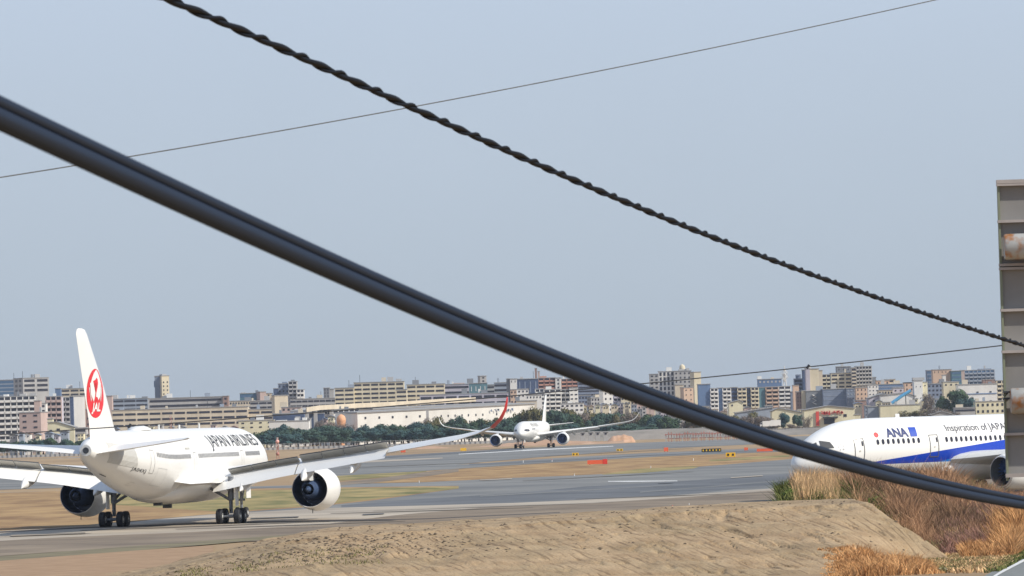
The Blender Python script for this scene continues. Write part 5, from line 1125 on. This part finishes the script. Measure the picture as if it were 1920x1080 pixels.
ubox('awning', M_dark, sp, ((1549 - xs0) * ks, -1.2, Z(1549, 782.5, 2560)), (28 * ks, 2.4, 2.5 * ks)); ubox('doorway', M_win, sp, ((1547 - xs0) * ks, -.1, Z(1547, 790, 2560)), (20 * ks, .4, 11 * ks))
gable(1440, 1500, 772, 766, 2600, 'yel', 'long cream hall roof behind two round dark trees', 1452, name='hall', ys=775)
gable(1372, 1440, 775, 765, 2650, 'steel', 'grey blue hall with a long pinkish roof line', 1440, name='hall', ys=768)
bld(1595, 1606, 778, 2560, 'yel', 'narrow cream kiosk right of the gabled shop', 'plain', 8, 1, 0, 0, 8, name='kiosk')
gable(1738, 1780, 779, 772, 2500, 'grey', 'low grey curved roof just above the airliner fuselage', 1758, name='hall')
# white spindle mast
m_ = empty('lattice_mast', (at(1471, 700, 3050).x, 3050, 0)); tag(m_, 'white lattice telephone mast above the housing row', 'mast'); k = .305
MB().tube([(0, 0, Z(1471, 716, 3050)), (0, 0, Z(1471, 686, 3050))], .25, 6).build('pole', wallm('white'), m_)
for dy in (700, 708):
    z = Z(1471, dy, 3050)
    for i in range(6): a = i * pi / 3; MB().tube([(.4 * cos(a), .4 * sin(a), z + 2.2), (1.9 * cos(a), 1.9 * sin(a), z), (.4 * cos(a), .4 * sin(a), z - 2.0)], .16, 5).build('antenna', wallm('white'), m_)
MB().tube([(-2.2, 0, 0), (-.3, 0, Z(1471, 700, 3050))], .3, 6).build('leg', wallm('white'), m_); MB().tube([(2.2, 0, 0), (.3, 0, Z(1471, 700, 3050))], .3, 6).build('leg', wallm('white'), m_)

# ------------------------------------------------------------------ trees
M_trunk = mat('bark', (.12, .085, .06), .9, noise=.3, nscale=2)
def leafm(name, c1, c2): return mat(name, c1, .85, col2=c2, nscale=.22, detail=6, contrast=(.35, .65), spec=.15)
LM = dict(dark=leafm('dark_leaves', (.036, .072, .060), (.080, .125, .088)), mid=leafm('mid_leaves', (.032, .062, .036), (.085, .125, .062)), olive=leafm('olive_leaves', (.09, .085, .035), (.17, .15, .07)), bare=leafm('bare_twigs', (.13, .105, .09), (.24, .20, .17)), blue=leafm('blue_green_leaves', (.036, .075, .080), (.065, .12, .11)))
def crown(seed, h, rx, n, ls, bare=False):
    r = random.Random(seed); rng = np.random.default_rng(seed); lumps = []
    for i in range(11 if not bare else 8):
        t = r.uniform(0, 2 * pi); rr = r.uniform(.1, .85) * rx; lumps.append((rr * cos(t), rr * sin(t), h * r.uniform(.38, .84), rx * r.uniform(.34, .55)))
    lumps.append((0, 0, h * .74, rx * .5)); V = []; Fc = []
    for i in range(n):
        c = lumps[i % len(lumps)]; d = rng.normal(size=3); d /= np.linalg.norm(d); q = c[3] * (r.uniform(.55, 1.08)) * np.array(d) * [1, 1, .8]
        p = np.array(c[:3]) + q; u = rng.normal(size=3); u -= u.dot(d) * d * .5; u /= np.linalg.norm(u); w_ = np.cross(u, d); s_ = ls * r.uniform(.5, 1.3); s2 = s_ * (.18 if bare else r.uniform(.5, 1))
        k = len(V); V += [tuple(p - u * s_ - w_ * s2), tuple(p + u * s_ - w_ * s2 * .6), tuple(p + u * s_ * .8 + w_ * s2), tuple(p - u * s_ * .9 + w_ * s2)]; Fc.append((k, k + 1, k + 2, k + 3))
    return V, Fc, lumps
TREES = {}
def tree(px, pyt, D, kind, label, group=None, wpx=None, name='tree'):
    """tree whose top shows at row pyt"""
    x = (px - 960) * D / F; H = Z(px, pyt, D); v = R.randrange(5); key = (kind, v); bare = kind == 'bare'
    if key not in TREES:
        V, Fc, lumps = crown(hash(kind) % 97 * 0 + v * 13 + len(kind), 10, 4.6, 2600 if not bare else 1100, .34 if not bare else .55, bare)
        c = mk('crown', V, Fc, LM[kind]); b = MB().tube([(0, 0, 0), (.1, 0, 3), (0, .1, 7.5)], [.38, .28, .1], 8)
        for l_ in lumps[:6]: b.tube([(.05, 0, 3.0 + l_[3] * .3), (l_[0] * .6, l_[1] * .6, l_[2] * .8), (l_[0], l_[1], l_[2])], [.18, .1, .04], 5)
        t = b.build('trunk', M_trunk); TREES[key] = (c, t, [False])
    c, t, used = TREES[key]
    if used[0]: c = c.copy(); t = t.copy(); COL.objects.link(c); COL.objects.link(t)
    used[0] = True
    e = empty(name, (x, D, 0), R.uniform(0, 6.28)); tag(e, label, 'tree', group); w_ = (wpx * D / F / 9.2) if wpx else H / 10 * R.uniform(.95, 1.25)
    c.parent = e; t.parent = e; e.scale = (w_, w_, H / 9.9); return e
def row(x0, x1, step, ys, D, kinds, label, group):
    x = x0
    while x < x1:
        y = float(np.interp(x, [p[0] for p in ys], [p[1] for p in ys])); tree(x, y + R.uniform(-5.5, 5), D + R.uniform(-40, 40), R.choice(kinds), label, group, step * R.uniform(2.3, 3.6)); x += step * R.uniform(.75, 1.2)
row(-10, 160, 13, [(-10, 829), (60, 826), (160, 824)], 2380, ['dark', 'mid', 'blue'], 'dark low tree in the row under the left apartments', 'trees under the left apartments')
row(486, 672, 13, [(486, 803), (520, 797), (600, 799), (660, 803)], 2340, ['dark', 'blue', 'dark', 'mid'], 'dark green tree in the thick row right of the near airliner nose', 'trees right of the near airliner nose')
row(492, 668, 13, [(486, 809), (660, 809)], 2280, ['dark', 'blue'], 'dark bluish tree in the front row right of the near airliner nose', 'trees right of the near airliner nose')
row(676, 840, 13, [(676, 799), (700, 794), (760, 795), (840, 792)], 2340, ['dark', 'mid', 'dark', 'blue'], 'dark green tree in the row under the left half of the white warehouse', 'trees under the white warehouse')
row(680, 840, 14, [(680, 808), (840, 803)], 2280, ['dark', 'blue'], 'dark bluish tree in the front row under the white warehouse', 'trees under the white warehouse')
row(836, 960, 13, [(836, 786), (865, 780), (885, 789), (905, 786), (935, 786), (960, 776)], 2350, ['dark', 'mid', 'olive'], 'rounded tree under the right half of the white warehouse', 'trees under the right half of the white warehouse')
row(840, 1240, 15, [(840, 798), (960, 794), (1240, 796)], 2280, ['dark', 'blue', 'dark'], 'dark bluish tree in the front row behind the far airliner', 'trees behind the far airliner')
row(962, 1080, 12, [(962, 774), (990, 768), (1040, 770), (1080, 768)], 2360, ['dark', 'mid', 'olive', 'dark'], 'green tree in the row round the tail of the far airliner', 'trees behind the far airliner')
row(1080, 1215, 12, [(1080, 770), (1120, 772), (1180, 775), (1215, 776)], 2370, ['olive', 'mid', 'bare', 'olive', 'dark'], 'olive brown tree right of the far airliner tail', 'trees right of the far airliner tail')
row(1205, 1265, 12, [(1205, 772), (1265, 785)], 2330, ['mid', 'blue', 'dark'], 'green tree just beyond the far airliner right wingtip', 'trees beyond the far wingtip')
row(1270, 1440, 11, [(1270, 785), (1340, 780), (1440, 776)], 2420, ['bare', 'bare', 'olive'], 'leafless brown tree under the thick cable below the housing row', 'leafless trees below the housing row')
tree(1461, 770, 2430, 'blue', 'large round dark blue green tree before the cream hall', None, 27)
tree(1487, 775, 2420, 'dark', 'smaller round dark tree right of the large round one', None, 20)
tree(1507, 780, 2400, 'bare', 'leafless tree standing left of the red banner', None, 22)
row(1440, 1530, 11, [(1440, 800), (1530, 798)], 2350, ['bare'], 'low leafless shrub before the gabled shop', 'leafless shrubs before the gabled shop')
tree(1788, 727, 2600, 'mid', 'big round green tree before the white building with blue line', None, 62)
tree(1760, 742, 2610, 'mid', 'medium green tree leaning left of the big round green tree', None, 34)
tree(1806, 742, 2590, 'blue', 'dark bluish tree on the right flank of the big round green tree', None, 34)
tree(1736, 735, 2620, 'bare', 'tall leafless grey tree right of the white tower', None, 30)
tree(1728, 750, 2600, 'bare', 'shorter leafless grey tree at the foot of the white tower', None, 24)
row(1700, 1780, 13, [(1700, 770), (1780, 766)], 2540, ['bare', 'olive'], 'brownish shrub just above the airliner roof', 'shrubs above the airliner roof')
row(590, 640, 10, [(590, 788), (640, 792)], 2480, ['bare'], 'leafless tree beside the small white house', 'leafless trees by the small white house')
row(780, 830, 11, [(780, 784), (830, 788)], 2440, ['bare', 'olive'], 'leafless tree against the white warehouse wall', 'leafless trees against the warehouse')
# two close green shrubs at the left tip of the reed bank
def shrub(px, py, Y, h, rx, label, kind='mid'):
    z = bank_h((px - 960) * Y / F, Y); r = random.Random(int(px)); V, Fc, l_ = crown(int(px), h, rx, 1500, .05); e = empty('shrub', ((px - 960) * Y / F, Y, z - .1)); tag(e, label, 'shrub')
    mk('foliage', V, Fc, leafm('shrub_leaves', (.05, .09, .015), (.16, .21, .05)), e); MB().tube([(0, 0, 0), (0, 0, h * .6)], [.03, .015], 6).build('stem', M_trunk, e)
shrub(1478, 925, 321, 1.2, .9, 'green shrub at the left tip of the reed bank'); shrub(1506, 918, 320, 1.3, 1.0, 'taller green shrub right behind the leftmost one'); shrub(1462, 932, 322, .6, .6, 'smallest pale green shrub at the very left of the reed bank')
shrub(1632, 935, 318, 1.0, 1.2, 'dark green shrub beside the upper corner of the sand mound')

# ------------------------------------------------------------------ airfield fence, boards, markers, antennas
def post_fence(x0, x1, yb, D, n, label, h=2.6):
    A, B = gnd(x0, yb[0]), gnd(x1, yb[1]); A.y = B.y = D; A.x = (x0 - 960) * D / F; B.x = (x1 - 960) * D / F
    e = empty('fence', (A.x, D, 0)); tag(e, label, 'fence'); W = B.x - A.x
    for i in range(n): ubox('post', wallm('post'), e, (W * i / (n - 1), 0, h / 2), (.22, .2, h))
    ubox('rail', wallm('grey'), e, (W / 2, 0, h * .9), (W, .08, .12)); ubox('wall', wallm('grey'), e, (W / 2, .3, .5), (W, .2, 1.0))
post_fence(486, 800, (835, 825), 2200, 34, 'long fence of pale posts before the treeline right of the near airliner')
post_fence(808, 1180, (825, 815), 2210, 40, 'long fence of pale posts behind the far airliner')
post_fence(-20, 150, (860, 855), 2200, 20, 'fence of pale posts under the near airliner left tailplane')
post_fence(1430, 1560, (820, 815), 2230, 22, 'pale post fence before the leafless shrubs')
M_fr = mat('faded_red', (.42, .19, .15), .8)
M_or = mat('marker_orange', (.80, .13, .05), .6, noise=.05, nscale=1); M_ye = mat('sign_yellow', (.85, .50, .02), .5, noise=.04, nscale=1); M_bk = mat('sign_black', (.02, .02, .02), .5)
def board(px, yb, wpx, hpx, m, label, name='taxiway_sign', cat='sign', marks=0, extra=None):
    P = gnd(px, yb); k = P.y / F; e = empty(name, P); tag(e, label, cat); W, H = wpx * k, hpx * k; lg = H * .12
    b = MB(); b.box((0, 0, lg + (H - lg) / 2), (W, .35, H - lg)); b.build('panel', m, e)
    for s_ in (-1, 1): MB().box((s_ * W * .38, 0, lg / 2), (.15, .15, lg)).build('leg', M_dark, e)
    if extra: MB().box((extra[0] * W, -.03, lg + (H - lg) / 2 + .05), (extra[1] * W, .38, (H - lg) * extra[2])).build('panel', extra[3], e)
    for i in range(marks):
        MB().box((-W / 2 + W * (i + .5) / marks, -.2, lg + (H - lg) / 2), (W / marks * .4, .05, (H - lg) * .5)).build('marking', M_bk if m is M_ye else M_ye, e)
board(1120, 871, 37, 8.5, M_or, 'long orange board with a darker right block on the grass', 'marker_board', 'marker', 0, (.40, .22, 1.25, mat('marker_red', (.72, .05, .03), .6)))
board(1370, 857.5, 18, 9, M_ye, 'yellow taxiway sign nearest the thick cable', marks=2)
board(1334, 848, 37, 7, M_bk, 'long black and yellow taxiway sign left of the cable', marks=6)
board(1079, 855, 12, 6, M_ye, 'small yellow taxiway sign below the far airliner engine', marks=2)
board(1162, 846, 12, 4.5, M_ye, 'small yellow taxiway sign far right of the far airliner', marks=2)
board(869, 846, 11, 6, M_ye, 'yellow board left of the far airliner engine', 'marker_board', 'marker')
board(756, 849, 9, 7, M_or, 'small orange board under the near airliner wing', 'marker_board', 'marker')
board(1249, 847, 8, 8, M_or, 'small orange windsock box in the middle of the grass', 'marker_board', 'marker')
board(1399, 845, 7, 6, M_or, 'small orange board left of the thick cable', 'marker_board', 'marker')
board(1434, 847, 30, 6, M_or, 'long orange board just left of the thick cable', 'marker_board', 'marker')
for px, yb in ((1077, 893), (1220, 878), (1300, 864), (786, 906), (981, 868), (1035, 866), (1261, 952), (1292, 948), (1512, 868)):
    P = gnd(px, yb); k = P.y / F; e = empty('marker_post', P); tag(e, 'short white marker post standing on the airfield grass', 'marker', 'white marker posts on the airfield'); b = MB(); b.tube([(0, 0, 0), (0, 0, 3.6 * k)], .7 * k, 8); b.build('post', wallm('white'), e); MB().tube([(0, 0, 3.6 * k), (0, 0, 4.6 * k)], .85 * k, 8).build('cap', M_or if px in (1035, 1261) else wallm('white'), e)
def latt(px, yb, yt, D, label, ball=None):
    e = empty('lattice_tower', ((px - 960) * D / F, D, Z(px, yb, D))); tag(e, label, 'mast'); k = D / F; h = (yb - yt) * k; s_ = 3 * k
    e.location.z = 0; zb_ = Z(px, yb, D); ht = Z(px, yt, D); n = 5
    for sx in (-1, 1):
        for sy in (-1, 1): MB().tube([(sx * s_ * .7, sy * s_ * .7, 0), (sx * s_ * .35, sy * s_ * .35, ht)], .09, 5).build('leg', M_fr, e)
    for i in range(n):
        z0_, z1_ = zb_ + (ht - zb_) * i / n, zb_ + (ht - zb_) * (i + 1) / n; MB().tube([(-s_ * .5, -s_ * .5, z0_), (s_ * .5, -s_ * .5, z1_)], .08, 5).build('brace', M_fr if i % 2 else wallm('white'), e)
    if ball:
        for by, br, mm in ball:
            V, Fc = loft([[Vector((br * k * sin(pi * q / 8) * cos(2 * pi * j / 14), br * k * sin(pi * q / 8) * sin(2 * pi * j / 14) - 1, Z(px, by, D) + br * k * cos(pi * q / 8))) for j in range(14)] for q in range(1, 8)])
            autosmooth(mk('ball', V, Fc, mm, e), 60)
latt(313, 800, 779, 2300, 'red and white lattice mast behind the near airliner back')
latt(512, 850, 820, 1500, 'red lattice mast with a pink ball right of the near airliner nose', [(828, 3.6, mat('pink_ball', (.75, .40, .34), .6)), (851, 3.4, M_fr)])
# localizer antenna array: red frames in a row
e = empty('antenna_array', ((1330 - 960) * .185, 1850, 0)); tag(e, 'wide row of red and white antenna frames across the runway end', 'antenna array')
for i in range(36):
    x = (1240 + i * 5.1 - 1330) * .185; h = 3.2 + .25 * math.sin(i)
    MB().box((x, 0, h / 2), (.22, .22, h)).build('post', mat('faded_red', (.42, .19, .15), .8) if i % 3 else wallm('grey'), e); MB().box((x, -.3, h * .78), (.75, .5, .5)).build('antenna', mat('faded_red', (.42, .19, .15), .8), e)
for z in (1.1, 2.6): MB().box((0, .1, z), (180 * .185, .12, .22)).build('rail', mat('faded_red', (.42, .19, .15), .8), e)
P = gnd(1334, 820); e = empty('marker_cone', P); tag(e, 'red and white striped block in front of the antenna frames', 'marker'); MB().box((0, 0, .8), (1.6, .8, 1.6)).build('block', M_or, e); MB().box((0, -.02, .8), (.5, .84, 1.62)).build('stripe', wallm('white'), e)
# vehicles far away
def van(px, yb, D, L_, H_, label):
    e = empty('box_truck', ((px - 960) * D / F, D, 0)); e.location.z = Z(px, yb, D); e.location.z = max(0, e.location.z - 0); tag(e, label, 'truck'); 
    b = MB(); b.box((L_ * .1, 0, .55 + H_ / 2), (L_ * .78, 2.3, H_)); b.build('cargo_box', wallm('white'), e)
    b = MB(); b.add([(-L_ * .5, -1, .5), (-L_ * .3, -1, .5), (-L_ * .3, -1, 2.3), (-L_ * .42, -1, 2.3), (-L_ * .5, -1, 1.4), (-L_ * .5, 1, .5), (-L_ * .3, 1, .5), (-L_ * .3, 1, 2.3), (-L_ * .42, 1, 2.3), (-L_ * .5, 1, 1.4)], [(0, 1, 2, 3, 4), (9, 8, 7, 6, 5), (0, 4, 9, 5), (4, 3, 8, 9), (3, 2, 7, 8), (1, 0, 5, 6)]); b.build('cab', wallm('white'), e)
    ubox('window', M_win, e, (-L_ * .4, -1.02, 1.8), (L_ * .12, .05, .6))
    for s_ in (-.35, .3): wheelmesh((s_ * L_, 0, .45), .45, 2.3).build('wheel', [M_tyre, M_hub], e)
van(1428, 802, 2280, 5.0, 2.3, 'left white box truck parked before the dark trees'); van(1444, 801, 2285, 5.5, 2.5, 'right white box truck parked before the dark trees'); van(1318, 807, 2290, 4.5, 1.4, 'low white van glimpsed under the thick cable')
# far embankment, sheds and bare earth beyond the runway
def ridge(name, pts, D, dp, m, label=None, cat=None):
    """low uneven bank: (column, top row) profile at distance D"""
    V = []; n = len(pts); kk = D / F
    xs = np.linspace(pts[0][0], pts[-1][0], 60)
    for x in xs:
        z = Z(x, float(np.interp(x, [p[0] for p in pts], [p[1] for p in pts])) + NZ.noise((x * .12, D * .01, 0)) * 1.6, D); X = (x - 960) * kk
        V += [(X, D - dp, -.3), (X, D - dp * .35, max(z, 0) * .8), (X, D, max(z, .05)), (X, D + dp * .6, -.3)]
    Fc = [(4 * i + j, 4 * i + 4 + j, 4 * i + 5 + j, 4 * i + 1 + j) for i in range(len(xs) - 1) for j in range(3)]
    o = mk(name, V, Fc, m, None, True); tag(o, kind='structure'); return o
M_earth = mat('bare_earth', (.36, .215, .13), .95, col2=(.48, .31, .20), nscale=.15, detail=6); M_dull = mat('dull_bank', (.17, .155, .13), .95, col2=(.30, .26, .22), nscale=.08, detail=6)
ridge('earth_bank', [(690, 846), (760, 838), (800, 836), (850, 841), (930, 833), (1000, 824), (1060, 826), (1120, 829), (1160, 826)], 1880, 14, M_earth)
ridge('earth_bank', [(1128, 828), (1142, 817), (1160, 815), (1176, 818), (1182, 826)], 1900, 8, mat('orange_earth', (.44, .25, .14), .95, col2=(.55, .34, .22), nscale=.3))
ridge('earth_bank', [(600, 850), (720, 844), (840, 838), (900, 834), (1000, 817), (1100, 809), (1200, 806), (1300, 802), (1450, 806), (1560, 800), (1700, 795)], 2150, 20, M_dull)
ridge('earth_bank', [(-40, 868), (60, 862), (150, 856)], 2000, 20, M_dull)
for i, px in enumerate((1085, 1100, 1113, 1128)): bld(px - 5, px + 4, 811.5 - i * .4, 2100, 'grey', 'small pale hut in the row right of the far airliner engine', 'grid', 6, 1, 1, 0, 3, wf=.4, hf=.5, name='hut', group='huts right of the far airliner')
bpy.data.objects.remove(_ub)

# ------------------------------------------------------------------ light haze over the airfield and the city
hz = MB().box((0, 7850, 74.5), (18200, 16500, 151)).build('haze', _mats['dry_field']); hz.data.materials.clear(); tag(hz, kind='stuff')
hm = bpy.data.materials.new('thin_haze'); hm.use_nodes = True; hn = hm.node_tree; hn.nodes.clear()
pv = hn.nodes.new('ShaderNodeVolumePrincipled'); pv.inputs['Color'].default_value = (.80, .88, 1.0, 1); pv.inputs['Density'].default_value = .00004; pv.inputs['Anisotropy'].default_value = .2
ho = hn.nodes.new('ShaderNodeOutputMaterial'); hn.links.new(pv.outputs[0], ho.inputs['Volume']); hz.data.materials.append(hm)
